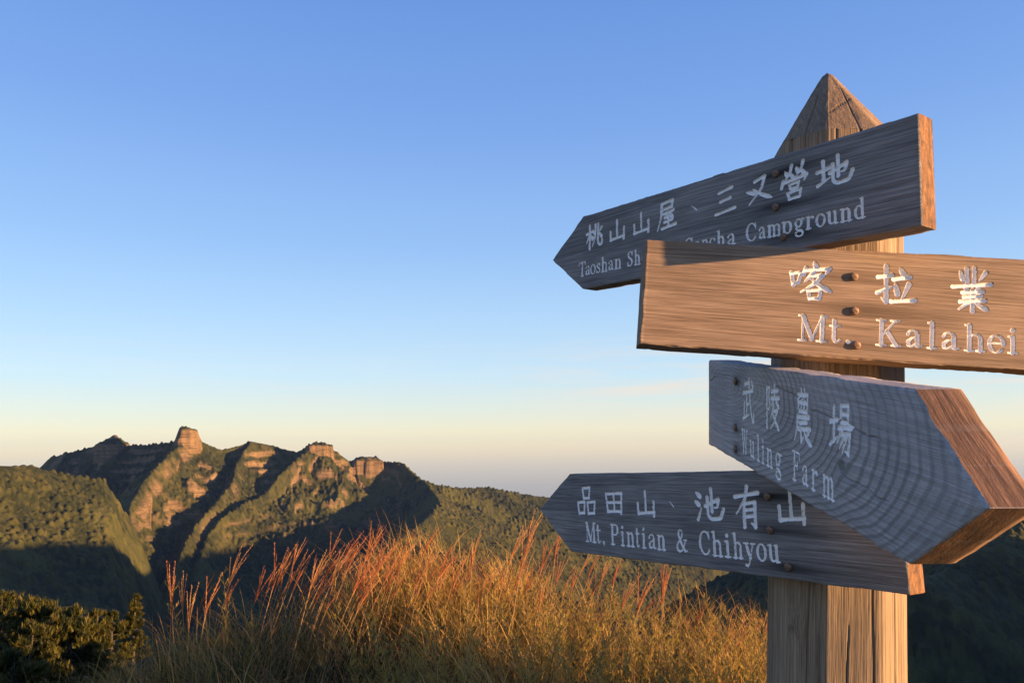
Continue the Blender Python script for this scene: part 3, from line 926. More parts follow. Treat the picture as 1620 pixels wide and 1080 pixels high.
# spurs of the main ridge
R_(ridge_line([(296, 701, 2770), (277, 711, 2660), (252, 735, 2530), (228, 762, 2400), (207, 797, 2260), (200, 850, 2100), (205, 900, 1960)]), 1.2, .8, 45, 3)
R_(ridge_line([(112, 716, 3005), (100, 728, 2940), (90, 742, 2870), (84, 756, 2790)]), 1.2, .8, 30, 3)
R_(ridge_line([(205, 706, 2895), (182, 722, 2810), (160, 740, 2720), (145, 760, 2620)]), 1.1, .8, 30, 3)
R_(ridge_line([(397, 700, 2930), (386, 714, 2850), (374, 735, 2760), (368, 765, 2620), (345, 792, 2490), (312, 830, 2310), (290, 868, 2140), (272, 915, 1950)]), 1.35, .8, 40, 3)
R_(ridge_line([(503, 703, 2970), (476, 722, 2890), (446, 748, 2790), (420, 782, 2650), (388, 797, 2510), (348, 822, 2370), (328, 852, 2260), (316, 890, 2110), (300, 940, 1950)]), 1.1, .62, 40, 4)
# spurs of the right ridge
R_(ridge_line([(668, 759, 2950), (690, 784, 2740), (697, 797, 2600), (672, 822, 2400), (640, 850, 2200), (600, 890, 1980)]), .7, .62, 40, 6)
# shaded ridge at the far right
R_(ridge_line([(1240, 870, 1750), (1340, 838, 1640), (1440, 826, 1570), (1560, 818, 1500), (1620, 822, 1470), (2000, 838, 1430)]), .6, .6, 40, 12)
R_(ridge_line([(1620, 823, 1460), (1600, 850, 1300), (1560, 885, 1120), (1500, 905, 1000), (1440, 925, 910)]), .6, .6, 40, 8)
# forested hill on the left
R_(ridge_line([(-420, 752, 1250), (-200, 744, 1480), (0, 738, 1740), (49, 737, 1800), (66, 744, 1830), (100, 751, 1870), (139, 758, 1920), (168, 762, 1970), (200, 772, 2010)]), .62, .62, 60, 8.5)
GORGE = (px_at(160, 764, 1960), px_at(176, 880, 1560))      # the left hill breaks off steeply along this line
# the mountain the path stands on, and the ridges off to the right that keep the valley in shade
R_([W(-260, -240, -110), W(-90, -60, -34), W(0, -4, -5.0), W(90, -40, -9), W(300, -60, -26), W(620, 120, -60), W(860, 480, -100), W(930, 675, -56), W(945, 820, -20), W(955, 945, -30), W(965, 1070, -46), W(1000, 1190, -130), W(1050, 1290, -220)], .6, .62, 40, 8)
R_([W(0, 0, -6), W(-30, 60, -40), W(-40, 160, -105), W(-30, 300, -200)], .6, .6, 40, 14)
R_([W(2000, 950, -60), W(2150, 1200, -30), W(2200, 1350, -60)], .6, .6, 60, 20)


def RUG(X, Y):
    """1 on the main ridge, 0 on the forested hills"""
    return sstep(2400, 2620, np.hypot(X, Y) - .12 * X) * sstep(-150, -500, X)


def terrain_height(X, Y):
    """height and the share of bare rock"""
    wx = (26 + 20 * RUG(X, Y)) * fbm(X / 210, Y / 210, 4, 201) + 7 * fbm(X / 50, Y / 50, 3, 203)
    wy = (26 + 20 * RUG(X, Y)) * fbm(X / 210, Y / 210, 4, 202) + 7 * fbm(X / 50, Y / 50, 3, 204)
    far = sstep(300, 1500, np.hypot(X, Y))
    H = np.full(X.shape, -5000.0)
    DC = np.full(X.shape, 1e9)
    for pts, s1, s2, hc, rnd in RIDGES:
        hb = np.full(X.shape, -5000.0)
        db = np.full(X.shape, 1e9)
        for a, b in zip(pts[:-1], pts[1:]):
            dx, dy = b[0] - a[0], b[1] - a[1]
            l2 = dx * dx + dy * dy
            h = np.clip(((X - a[0]) * dx + (Y - a[1]) * dy) / l2, 0, 1)
            ex = X - a[0] - h * dx
            ey = Y - a[1] - h * dy
            d0 = np.hypot(ex, ey)
            k = far * sstep(0, 120, d0)
            d = np.hypot(ex + wx * k, ey + wy * k)
            dd = np.sqrt(d * d + rnd * rnd) - rnd
            w1 = hc / s1
            drop = np.where(dd < w1, dd * s1, hc + (dd - w1) * s2)
            z = a[2] + (b[2] - a[2]) * h - drop
            m = z > hb
            hb = np.where(m, z, hb)
            db = np.where(m, d, db)
        if rnd == 8.5:
            g0, g1 = GORGE
            gx, gy = g1[0] - g0[0], g1[1] - g0[1]
            gl = math.hypot(gx, gy)
            sd = -((X - g0[0]) * gy - (Y - g0[1]) * gx) / gl
            sd = sd + 26 * fbm(X / 110, Y / 110, 4, 206) + 11 * fbm(X / 32, Y / 32, 3, 207)
            hb = hb - 1.3 * np.maximum(sd, 0)
        m = hb > H
        H = np.where(m, hb, H)
        DC = np.where(m, db, DC)
    # gullies and ribs that grow away from the crests
    g = sstep(8, 130, DC)
    big = ridged(X / 330 + .1 * wx / 26, Y / 330, 4, 210) - .45
    med = ridged(X / 110, Y / 110, 4, 220) - .45
    rugged = RUG(X, Y)
    H = H + far * g * (big * (26 + 26 * rugged) + med * (9 + 26 * rugged)) + far * 3.0 * fbm(X / 28, Y / 28, 3, 230) * (.4 + g) + rugged * g * 15 * (ridged(X / 52, Y / 52, 4, 232) - .45)
    # valley floor
    vf = -620 + 40 * fbm(X / 400, Y / 400, 3, 240)
    H = np.maximum(H, vf) + 8 * np.exp(-np.abs(H - vf) / 30)
    # hard beds: cliffs stepping along gently dipping strata on the main ridge
    hard = rugged * sstep(8, 30, DC) * sstep(-300, -100, H + 60 * fbm(X / 160, Y / 160, 3, 250))
    q = H - .05 * X + .03 * Y + 30 * fbm(X / 300, Y / 300, 3, 255) + 7 * fbm(X / 60, Y / 60, 3, 256)
    per = 36.0 + 0 * X
    f = q / per - np.floor(q / per)
    st = (np.floor(q / per) + sstep(.25, .75, f) * .0 + np.clip((f - .42) / .2, 0, 1)) * per
    patch = sstep(.02, .42, fbm(X / 190, Y / 190, 4, 260))
    amt = hard * patch * .62
    H2 = H + (st - q) * amt
    rock = amt * sstep(.36, .46, f) * sstep(.70, .60, f)
    H = H2 + rock * 5.0 * (ridged(X / 24, Y / 24, 4, 262) - .5)
    # rock towers
    def tower(px, py, Yd, w, h, sharp, asp=1.0, skew=0.0):
        c = px_at(px, py, Yd)
        a = np.arctan2(Y - c[1], X - c[0])
        rr = np.hypot((X - c[0]) / asp, Y - c[1])
        wob = 1 + .10 * np.sin(a * 3 + px) + .07 * np.sin(a * 7 + 2 * px)
        t = np.clip(1 - (rr / (w * wob)), -1, 1)
        prof = sstep(-.18, sharp, t) if sharp < 1 else np.clip(t, 0, 1)
        return c[2] + h * prof * (1 + skew * (X - c[0]) / w * .2), prof
    for args in ((296, 699, 2775, 39, 46, .36, 1.0, -.5), (180, 704, 2925, 54, 36, 2.0, 1.0, 0), (181, 694, 2925, 13, 13, .4, 1.0, 0), (580, 730, 3075, 46, 15, .35, 1.15, .3), (504, 706, 2980, 50, 12, 1.5, 1.0, 0)):
        z, p = tower(*args)
        up = (p > .01) & (z > H)
        H = np.where(up, np.maximum(H, z - args[4] * 0 + 5.0 * fbm(X / 14, Y / 14, 4, 270)), H)
        lo = .05 if args[5] < 1 else (.55 if args[4] > 20 else .97)
        rock = np.where(up, np.maximum(rock, sstep(lo, lo + .2, p) * sstep(.99, .93, p) * sstep(-.45, .1, fbm(X / 22, Y / 22, 3, 275))), rock)
    return H, rock


def build_terrain():
    step = .05 / TQ
    th = np.radians(np.concatenate([np.arange(-180, -36, 1.6), np.arange(-36, 36, step), np.arange(36, 181, 1.6)]))
    th[-1] = math.pi
    rr = [55.0]
    while rr[-1] < 5200:
        r = rr[-1]
        rr.append(r * (1 + (.0017 if r > 1150 else .009) / TQ))
    rr = np.array(rr + [5600, 6500, 8000.0])
    Rr, Th = np.meshgrid(rr, th, indexing='ij')
    X, Y = Rr * np.sin(Th), Rr * np.cos(Th)
    H, rock = terrain_height(X, Y)
    H = np.where(Rr > 5000, H - (Rr - 5000) * .25, H)
    # steep ground is bare, the rest carries forest
    dr = np.gradient(H, axis=0) / np.gradient(Rr, axis=0)
    dt = np.gradient(H, axis=1) / np.maximum(Rr * np.gradient(Th, axis=1), .5)
    slope = np.hypot(dr, dt)
    rug = RUG(X, Y)
    high = sstep(-330, -150, H)
    bare = np.clip(np.maximum(rock, rug * high * sstep(1.2, 1.85, slope + .5 * fbm(X / 40, Y / 40, 3, 280))), 0, 1)
    d1, id1 = cellular(X / 8.5, Y / 8.5, 300)
    d2, id2 = cellular(X / 15.0 + 40, Y / 15.0, 301)
    dens = sstep(-.45, .05, fbm(X / 120, Y / 120, 4, 290))
    crown = np.maximum((1 - np.clip(d1 / .72, 0, 1) ** 2) * (.45 + .55 * id1) * 5.2, (1 - np.clip(d2 / .6, 0, 1) ** 2) * (id2 > .6) * 10.0)
    near = sstep(150, 500, Rr)
    H = H + crown * (1 - bare) * (.35 + .65 * dens) * near
    nr, nth = X.shape
    v = np.stack([X, Y, H], -1).reshape(-1, 3)
    tone = np.clip(.5 + .35 * fbm(X / 70, Y / 70, 4, 310) + .50 * (id1 - .5) + .25 * (id2 - .5), 0, 1)
    meadow = sstep(.12, .42, fbm(X / 150 + 9, Y / 150, 4, 320) + .12 * (rug - .5)) * (1 - bare)
    F = grid_faces(nr, nth)[:, ::-1]
    return np_mesh('mountains', v, F, True, {'rock': bare.ravel(), 'tone': tone.ravel(), 'meadow': meadow.ravel()})


def terrain_mat():
    m, nt, out = new_mat('forested_rock')
    at = lambda n: N(nt, 'ShaderNodeAttribute', attribute_name=n).outputs['Fac']
    geo = nt.nodes.new('ShaderNodeNewGeometry')
    pos = geo.outputs['Position']
    n1 = N(nt, 'ShaderNodeTexNoise', ins={'Vector': pos, 'Scale': .22, 'Detail': 3.0, 'Roughness': .7}).outputs['Fac']
    n2 = N(nt, 'ShaderNodeTexNoise', ins={'Vector': pos, 'Scale': .03, 'Detail': 4.0, 'Roughness': .6}).outputs['Fac']
    fo = ramp(nt, math_(nt, 'ADD', math_(nt, 'MULTIPLY', at('tone'), .8), math_(nt, 'MULTIPLY', n1, .25)), [(.22, (.015, .019, .007)), (.45, (.030, .033, .010)), (.68, (.051, .049, .014)), (.9, (.082, .070, .019))])
    fo = mixc(nt, math_(nt, 'MULTIPLY', at('meadow'), .6), fo, ramp(nt, n1, [(.3, (.055, .058, .015)), (.7, (.098, .088, .024))]))
    mp = N(nt, 'ShaderNodeMapping', ins={'Vector': pos, 'Scale': (.012, .012, .16), 'Rotation': (.03, .05, 0)})
    sn = N(nt, 'ShaderNodeTexNoise', ins={'Vector': mp.outputs[0], 'Scale': 1.0, 'Detail': 5.0, 'Roughness': .65, 'Distortion': .6}).outputs['Fac']
    ro = ramp(nt, sn, [(.30, (.060, .042, .023)), (.45, (.135, .086, .044)), (.58, (.215, .138, .072)), (.72, (.105, .072, .038))])
    rf = math_(nt, 'MULTIPLY', at('rock'), ramp(nt, math_(nt, 'ADD', math_(nt, 'MULTIPLY', n1, .5), math_(nt, 'MULTIPLY', n2, .5)), [(.36, (.25, .25, .25)), (.5, (1, 1, 1))]), True)
    col = mixc(nt, rf, fo, ro)
    bp = N(nt, 'ShaderNodeBump', ins={'Height': n1, 'Strength': .7, 'Distance': 3.0})
    bs = N(nt, 'ShaderNodeBsdfPrincipled', ins={'Base Color': col, 'Roughness': .9, 'Normal': bp.outputs[0], 'Specular IOR Level': .1})
    nt.links.new(bs.outputs[0], out.inputs['Surface'])
    return m


mountains = add_obj('mountains', build_terrain(), None, terrain_mat())
tag(mountains, 'sunlit rocky mountain ridge and forested slopes across the shaded valley', 'mountains', kind='structure')


# ------------------------------------------------------------------ the grassy summit
def ground_z(x, y):
    """height of the trodden ground and the grassy rim in front of it"""
    x = np.asarray(x, float)
    y = np.asarray(y, float)
    # the rim is highest straight ahead and sinks to both sides
    rim = np.interp(x, [-7, -4.2, -3.2, -2.5, -1.9, -1.3, -.7, .0, .6, 1.2, 2.2, 4], [-1.9, -1.15, -.84, -.62, -.32, -.10, -.05, -.08, -.15, -.32, -.6, -.95])
    z = rim * sstep(1.2, 4.5, y) - .10 * sstep(1.0, 3.0, y) * 0
    z = z - .55 * np.maximum(y - 6.4, 0) - .02 * np.maximum(y - 6.4, 0) ** 1.5
    z = z - .45 * np.maximum(-y - 4, 0) - .02 * np.maximum(np.abs(x) - 3, 0) ** 1.3
    z = z + .42 * np.exp(-((x - 3.3) / .75) ** 2 - ((y - 2.15) / .5) ** 2)  # unseen knoll to the right, added so its grass bank casts more shadow
    z = z + 3.0 * np.exp(-((x + 3.3) / 1.5) ** 2 - ((y - 12.2) / 2.1) ** 2)  # bump hidden behind the rim grass, raised to shade the conifers
    return z + .05 * fbm(x * .9, y * .9, 3, 400) + .012 * fbm(x * 6, y * 6, 2, 401)


def build_ground():
    th = np.radians(np.arange(0, 360, 1.5))
    th = np.append(th, 2 * math.pi)
    rr = np.concatenate([[0.02], np.geomspace(.3, 57, 150)])
    Rr, Th = np.meshgrid(rr, th, indexing='ij')
    X, Y = Rr * np.sin(Th), Rr * np.cos(Th)
    Z = ground_z(X, Y)
    far, _ = terrain_height(X, Y)
    k = sstep(14, 54, Rr)
    Z = Z * (1 - k) + (far - .3) * k
    v = np.stack([X, Y, Z], -1).reshape(-1, 3)
    return np_mesh('ground', v, grid_faces(*X.shape)[:, ::-1], True)


def ground_mat():
    m, nt, out = new_mat('summit_soil')
    geo = nt.nodes.new('ShaderNodeNewGeometry')
    a = N(nt, 'ShaderNodeTexNoise', ins={'Vector': geo.outputs['Position'], 'Scale': 2.2, 'Detail': 6.0, 'Roughness': .65}).outputs['Fac']
    b = N(nt, 'ShaderNodeTexNoise', ins={'Vector': geo.outputs['Position'], 'Scale': 40.0, 'Detail': 4.0, 'Roughness': .7}).outputs['Fac']
    c = ramp(nt, a, [(.35, (.030, .024, .014)), (.5, (.055, .045, .024)), (.65, (.042, .046, .018))])
    c = mixc(nt, .5, c, ramp(nt, b, [(.3, (.4, .4, .4)), (.7, (1.4, 1.35, 1.3))]), 'MULTIPLY')
    bp = N(nt, 'ShaderNodeBump', ins={'Height': b, 'Strength': .6, 'Distance': .02})
    bs = N(nt, 'ShaderNodeBsdfPrincipled', ins={'Base Color': c, 'Roughness': .95, 'Normal': bp.outputs[0], 'Specular IOR Level': .1})
    nt.links.new(bs.outputs[0], out.inputs['Surface'])
    return m


ground = add_obj('ground', build_ground(), None, ground_mat())
tag(ground, 'uneven soil of the grassy mountain top', 'ground', kind='structure')


def leaf_mat(name, stops, transl=.35, rough=.6, jit='hue'):
    """colour from the per-leaf attribute, thin enough for the sun to shine through"""
    m, nt, out = new_mat(name)
    h = N(nt, 'ShaderNodeAttribute', attribute_name=jit).outputs['Fac']
    col = ramp(nt, h, stops)
    bs = N(nt, 'ShaderNodeBsdfPrincipled', ins={'Base Color': col, 'Roughness': rough, 'Specular IOR Level': .25})
    tr = N(nt, 'ShaderNodeBsdfTranslucent', ins={'Color': col})
    mx = N(nt, 'ShaderNodeMixShader', ins={0: transl, 1: bs.outputs[0], 2: tr.outputs[0]})
    nt.links.new(mx.outputs[0], out.inputs['Surface'])
    return m


M_GRASS = leaf_mat('grass_blades', [(0, (.012, .015, .005)), (.2, (.038, .040, .011)), (.4, (.18, .128, .030)), (.62, (.50, .285, .062)), (.82, (.60, .38, .115)), (1, (.42, .13, .05))], .48)  # lowest stops darkened to imitate shade at the grass base
M_STRAW = leaf_mat('grass_culm', [(0, (.30, .17, .06)), (1, (.38, .23, .09))], .15)
M_SEED = leaf_mat('seed_head', [(0, (.34, .095, .045)), (.35, (.42, .15, .06)), (.7, (.50, .26, .10)), (1, (.56, .36, .15))], .35)
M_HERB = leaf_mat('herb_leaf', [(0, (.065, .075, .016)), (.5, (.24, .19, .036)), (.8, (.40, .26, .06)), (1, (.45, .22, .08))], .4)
M_TWIG = leaf_mat('woody_twig', [(0, (.10, .060, .032)), (1, (.16, .10, .055))], 0)
M_NEEDLE = leaf_mat('conifer_needle', [(0, (.012, .020, .008)), (.45, (.030, .038, .009)), (.75, (.105, .088, .015)), (1, (.20, .15, .025))], .25)  # dark and golden stops imitate shaded and sunlit needles
M_BARK = leaf_mat('conifer_bark', [(0, (.045, .034, .026)), (1, (.08, .06, .045))], 0)


def blades(base, az, lean, length, width, curl, nseg=5, twist=None):
    """strips bending over under their own weight; returns verts (n, nseg+1, 2, 3)"""
    n = len(base)
    t = np.linspace(0, 1, nseg + 1)[None, :]
    ang = lean[:, None] + curl[:, None] * t ** 1.5            # angle from vertical along the blade
    ds = length[:, None] / nseg
    mid = .5 * (ang[:, 1:] + ang[:, :-1])
    r = np.concatenate([np.zeros((n, 1)), np.cumsum(np.sin(mid) * ds, 1)], 1)
    z = np.concatenate([np.zeros((n, 1)), np.cumsum(np.cos(mid) * ds, 1)], 1)
    ca, sa = np.cos(az)[:, None], np.sin(az)[:, None]
    P = np.stack([base[:, 0:1] + r * ca, base[:, 1:2] + r * sa, base[:, 2:3] + z], -1)
    if twist is None:
        twist = rng.uniform(-.9, .9, n)
    wd = np.stack([-np.sin(az + twist), np.cos(az + twist), 0 * az], -1)[:, None, :]
    w = (width[:, None] * (1 - t ** 2.2 * .93) * .5)[..., None]
    return np.stack([P - wd * w, P + wd * w], 2)


def strip_faces(n, nseg, off=0):
    k = np.arange(n)[:, None] * (2 * (nseg + 1)) + 2 * np.arange(nseg)[None, :] + off
    return np.stack([k, k + 1, k + 3, k + 2], -1).reshape(-1, 4)


def build_grass():
    # tussocks over the rim, thinner on the trodden side
    tx, ty, th_, tn, ts = [], [], [], [], []
    cand = 5200
    X = rng.uniform(-6.5, 5.5, cand)
    Y = rng.uniform(2.6, 9.0, cand)
    keep = []
    dens = (X / Y < .42) * sstep(2.6, 3.6, Y) * (1 - .45 * sstep(6.8, 8.8, Y))
    keep = rng.random(cand) < dens * .34 * (1 - .5 * sstep(.0, .06, X / Y)) * (.25 + 1.0 * sstep(-.30, .12, fbm(X * 1.25, Y * 1.25, 2, 415)))
    X, Y = X[keep], Y[keep]
    # unseen bank of taller grass off to the right, added to shade the low grass
    nb = 190
    X = np.concatenate([X, rng.uniform(2.65, 4.1, nb)])
    Y = np.concatenate([Y, rng.uniform(1.6, 2.75, nb)])
    V, F, Hh = [], [], []
    off = 0
    for x, y in zip(X, Y):
        g = float(ground_z(x, y))
        kind = fbm(np.array([x * .55 + 3]), np.array([y * .55]), 2, 410)[0]
        # straw-coloured arching mounds right of the middle, greener ones on the left, darkened to stand for shade
        u = x / y
        straw = np.clip(.5 + .9 * kind + .5 * np.exp(-((u + .02) / .10) ** 2) - .45 * sstep(-.16, -.30, u), 0, 1)
        n = int(rng.uniform(90, 150))
        R = rng.uniform(.05, .17)
        a = rng.uniform(0, 2 * math.pi, n)
        q = np.sqrt(rng.random(n)) * R
        b = np.stack([x + q * np.cos(a), y + q * np.sin(a), np.full(n, g - .02)], -1)
        az = a + rng.normal(0, .7, n)
        bend = rng.normal(math.pi * .95, .5, n)                 # the wind leans them towards -X
        az = np.where(rng.random(n) < .4, bend, az)
        scale = rng.uniform(.8, 1.08) * (.95 if x > 1.9 and y < 2.9 else .58 + .14 * sstep(3, 5, y))
        scale *= 1 + .38 * float(fbm(np.array([x * 1.15 + 7]), np.array([y * 1.15]), 2, 416)[0])
        ln = scale * rng.uniform(.45, 1.15, n) * (1 + .25 * straw)
        lean = np.abs(rng.normal(.10, .16, n))
        curl = np.abs(rng.normal(.8 + .9 * straw, .6, n))
        wd = rng.uniform(.0028, .0062, n) * (1 + .3 * straw)
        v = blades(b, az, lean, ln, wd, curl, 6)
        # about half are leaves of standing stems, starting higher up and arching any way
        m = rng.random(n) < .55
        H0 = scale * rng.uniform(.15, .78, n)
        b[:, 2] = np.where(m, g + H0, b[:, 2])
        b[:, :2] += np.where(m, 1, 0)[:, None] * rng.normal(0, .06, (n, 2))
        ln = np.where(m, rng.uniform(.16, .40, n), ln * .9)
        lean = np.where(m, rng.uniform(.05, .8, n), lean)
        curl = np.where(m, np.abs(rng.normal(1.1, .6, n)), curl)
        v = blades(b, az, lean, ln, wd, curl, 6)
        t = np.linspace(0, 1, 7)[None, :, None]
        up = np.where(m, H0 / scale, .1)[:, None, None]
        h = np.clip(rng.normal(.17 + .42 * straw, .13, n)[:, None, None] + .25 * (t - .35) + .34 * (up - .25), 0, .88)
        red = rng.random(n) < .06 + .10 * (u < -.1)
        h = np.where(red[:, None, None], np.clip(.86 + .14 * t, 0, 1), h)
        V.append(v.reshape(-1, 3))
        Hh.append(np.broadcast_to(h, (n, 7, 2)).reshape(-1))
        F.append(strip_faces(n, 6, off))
        off += n * 14
    # short dry litter and sparse blades on the trodden side
    n = 16000
    X = rng.uniform(-5.5, 1.6, n)
    Y = rng.uniform(1.7, 8.5, n)
    b = np.stack([X, Y, ground_z(X, Y) - .01], -1)
    v = blades(b, rng.uniform(0, 6.28, n), np.abs(rng.normal(.35, .3, n)), rng.uniform(.10, .42, n) * (.45 + .55 * sstep(2.2, 4, Y)), rng.uniform(.002, .0045, n), np.abs(rng.normal(.7, .5, n)), 4)
    h = np.clip(rng.normal(.34, .2, n), 0, .9)
    V.append(v.reshape(-1, 3))
    Hh.append(np.repeat(h, 10))
    F.append(strip_faces(n, 4, off))
    return np_mesh('grass', np.concatenate(V), np.concatenate(F), True, {'hue': np.concatenate(Hh)})


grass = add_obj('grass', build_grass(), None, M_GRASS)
tag(grass, 'tall golden and green grass covering the summit rim', 'grass', kind='stuff')


def tube(path, rad, ns=5):
    """path (n,3), rad (n) -> verts, quads"""
    path = np.asarray(path, float)
    n = len(path)
    tg = np.gradient(path, axis=0)
    tg /= np.maximum(np.linalg.norm(tg, axis=1, keepdims=True), 1e-9)
    ref = np.where(np.abs(tg[:, 0:1]) < .8, np.array([[1.0, 0, 0]]), np.array([[0, 1.0, 0]]))
    u = np.cross(tg, ref)
    u /= np.linalg.norm(u, axis=1, keepdims=True)
    w = np.cross(tg, u)
    a = np.linspace(0, 2 * math.pi, ns, endpoint=False)
    v = path[:, None, :] + np.asarray(rad)[:, None, None] * (np.cos(a)[None, :, None] * u[:, None, :] + np.sin(a)[None, :, None] * w[:, None, :])
    i, j = np.meshgrid(np.arange(n - 1), np.arange(ns), indexing='ij')
    A = i * ns + j
    Bq = i * ns + (j + 1) % ns
    return v.reshape(-1, 3), np.stack([A, Bq, Bq + ns, A + ns], -1).reshape(-1, 4)


class Bag:
    def __init__(self):
        self.v, self.f, self.h, self.n = [], [], [], 0

    def add(self, v, f, h):
        self.v.append(v)
        self.f.append(np.asarray(f) + self.n)
        self.h.append(np.broadcast_to(np.asarray(h, float), (len(v),)))
        self.n += len(v)

    def mesh(self, name, mat):
        return np_mesh(name, np.concatenate(self.v), np.concatenate(self.f), True, {'hue': np.concatenate(self.h)}, mats=[mat])


def stalk_proto(seed):
    """one flowering stalk, 1 m tall with its plume; returns (culm mesh, seed-head mesh)"""
    r = np.random.default_rng(seed)
    lean = r.uniform(.02, .16)
    t = np.linspace(0, 1, 12)
    top = .80
    nod = r.uniform(0, .10)
    path = np.stack([lean * t ** 1.6, .02 * np.sin(t * 5 + seed), t * top], -1)
    cu = Bag()
    cu.add(*tube(path, .0030 - .0014 * t, 5), .3 + .5 * t.repeat(5))
    for z in (.25, .5):                                       # a couple of stem leaves
        k = int(z * 11)
        b = path[k][None, :]
        v = blades(b, np.array([r.uniform(0, 6.28)]), np.array([.25]), np.array([r.uniform(.25, .4)]), np.array([.006]), np.array([1.1]), 6)
        cu.add(v.reshape(-1, 3), strip_faces(1, 6), .2)
    sh = Bag()
    tip = path[-1]
    dirn = path[-1] - path[-2]
    dirn /= np.linalg.norm(dirn)
    nr = int(r.integers(4, 8))
    spread = r.uniform(.14, .50)
    tone = r.uniform(0, .55)
    for q in range(nr):
        L_ = r.uniform(.11, .24)
        a = r.uniform(0, 6.28)
        s = spread * r.uniform(.3, 1.1)
        st = tip - dirn * r.uniform(0, .05)
        m = 16
        u = np.linspace(0, 1, m)
        off = np.stack([np.cos(a) * s * u ** 1.2 * L_, np.sin(a) * s * u ** 1.2 * L_, 0 * u], -1)
        sway = np.stack([nod * (u ** 2) * L_ * 2, 0 * u, -.25 * nod * (u ** 2) * L_], -1)
        p = st + dirn * (u * L_)[:, None] + off + sway
        rad = (.0012 + .0010 * (np.arange(m) % 2)) * (1 - u ** 3 * .8)
        sh.add(*tube(p, rad, 4), np.clip(tone + .35 * u + r.normal(0, .08), 0, 1).repeat(4))
        # spikelets: short flat scales standing off the raceme
        kk = np.repeat(np.arange(1, m), 2)
        b = p[kk] + r.normal(0, .001, (len(kk), 3))
        v = blades(b, r.uniform(0, 6.28, len(kk)), np.full(len(kk), .45), r.uniform(.008, .014, len(kk)), np.full(len(kk), .0026), np.full(len(kk), -.2), 2)
        sh.add(v.reshape(-1, 3), strip_faces(len(kk), 2), np.clip(tone + .25 + r.normal(0, .15), 0, 1))
    return cu.mesh('culm', M_STRAW), sh.mesh('seed_head', M_SEED)


STALKS = [stalk_proto(s) for s in range(10)]
_tops = [(px_ + random.gauss(0, 6), py_ + random.gauss(0, 8)) for px_, py_ in [(438, 862), (452, 868), (468, 876), (482, 866), (498, 862), (512, 858), (526, 852), (540, 850), (556, 850), (572, 846), (588, 850), (604, 848), (620, 858), (634, 872), (648, 876), (664, 880), (682, 884), (476, 900), (520, 882), (548, 874), (578, 872), (608, 878)]] + [(247, 892), (262, 908), (240, 938), (298, 905), (315, 902), (343, 868), (356, 908), (378, 892), (404, 868), (412, 882), (440, 870), (465, 846), (472, 858), (488, 850), (515, 832), (520, 845), (545, 828), (552, 838), (570, 822),
         (575, 850), (590, 832), (600, 862), (615, 840), (618, 828), (640, 860), (655, 858), (668, 826), (672, 840), (690, 870), (708, 900), (725, 880), (742, 842), (766, 826), (790, 880), (799, 828), (815, 812), (818, 848), (828, 852), (852, 880),
         (863, 826), (868, 850), (850, 905), (893, 868), (905, 870), (918, 878), (936, 882), (955, 884), (965, 925), (980, 905), (990, 900), (1035, 892), (1046, 898), (1052, 955), (1078, 952), (1095, 960), (1112, 978), (1130, 983), (1148, 973),
         (1172, 968), (1180, 935), (1208, 922), (1165, 990), (1205, 985), (450, 892), (430, 900), (478, 884), (505, 876), (530, 870), (560, 866), (585, 878), (605, 890), (630, 886), (650, 896), (540, 888), (518, 900), (566, 898), (496, 902),
         (462, 905), (580, 905), (612, 912), (640, 915), (660, 905), (680, 900), (700, 915), (735, 905), (758, 890), (776, 905), (806, 892), (838, 884), (880, 905), (900, 898), (925, 905), (945, 912), (1000, 932), (1020, 940), (1065, 972)]
for k, (px, py) in enumerate(_tops):
    Yd = random.uniform(4.3, 6.4)
    p = px_at(px, py, Yd)
    tilt = random.gauss(.05, .06) if px > 280 else -.2
    if 430 < px < 690:
        tilt += .16
    g = float(ground_z(p[0], p[1]))
    hgt = max(.45, (p[2] - g + .02))
    cu, sh = STALKS[k % len(STALKS)]
    o = empty('flowering_grass_stalk', (p[0] - hgt * math.tan(tilt), p[1], g - .02))
    o.rotation_euler = (random.gauss(0, .04), tilt, random.uniform(-.5, .5))
    sc = hgt / .98
    o.scale = (min(sc, 1.1), min(sc, 1.1), sc)
    tag(o, 'reddish flowering grass stalk with a narrow plume rising from the summit grass', 'grass stalk', 'flowering stalks standing over the summit grass')
    add_obj('culm', cu, o)
    add_obj('seed_head', sh, o)


def herb_proto(seed, nstem):
    r = np.random.default_rng(seed)
    st, fo = Bag(), Bag()
    for q in range(nstem):
        a = r.uniform(0, 6.28)
        h = r.uniform(.55, 1.0)
        ln = r.uniform(.0, .34)
        t = np.linspace(0, 1, 10)
        path = np.stack([np.cos(a) * (ln * t ** 1.4 * h + .03), np.sin(a) * (ln * t ** 1.4 * h + .03), t * h], -1)
        st.add(*tube(path, .0040 - .003 * t, 5), r.uniform(0, 1))
        # feathery side shoots set closely along the stem
        n = int(46 * h)
        u = np.sort(r.uniform(.22, 1, n))
        b = np.stack([np.interp(u, t, path[:, i]) for i in range(3)], -1)
        sa = r.uniform(0, 6.28, n)
        L_ = .095 * (1.15 - u) + .022
        kk = 7
        for i in range(n):
            w = np.linspace(.15, 1, kk)
            el = r.uniform(.5, 1.0)
            d = np.array([math.cos(sa[i]) * math.sin(el), math.sin(sa[i]) * math.sin(el), math.cos(el)])
            bb = b[i] + d * (w * L_[i])[:, None]
            az = sa[i] + r.normal(0, 1.0, kk)
            v = blades(bb, az, r.uniform(.2, .9, kk), r.uniform(.014, .030, kk), r.uniform(.0035, .006, kk), r.normal(.2, .3, kk), 2)
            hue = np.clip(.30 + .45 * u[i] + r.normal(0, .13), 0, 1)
            fo.add(v.reshape(-1, 3), strip_faces(kk, 2), hue)
    return st.mesh('stem', M_TWIG), fo.mesh('foliage', M_HERB)


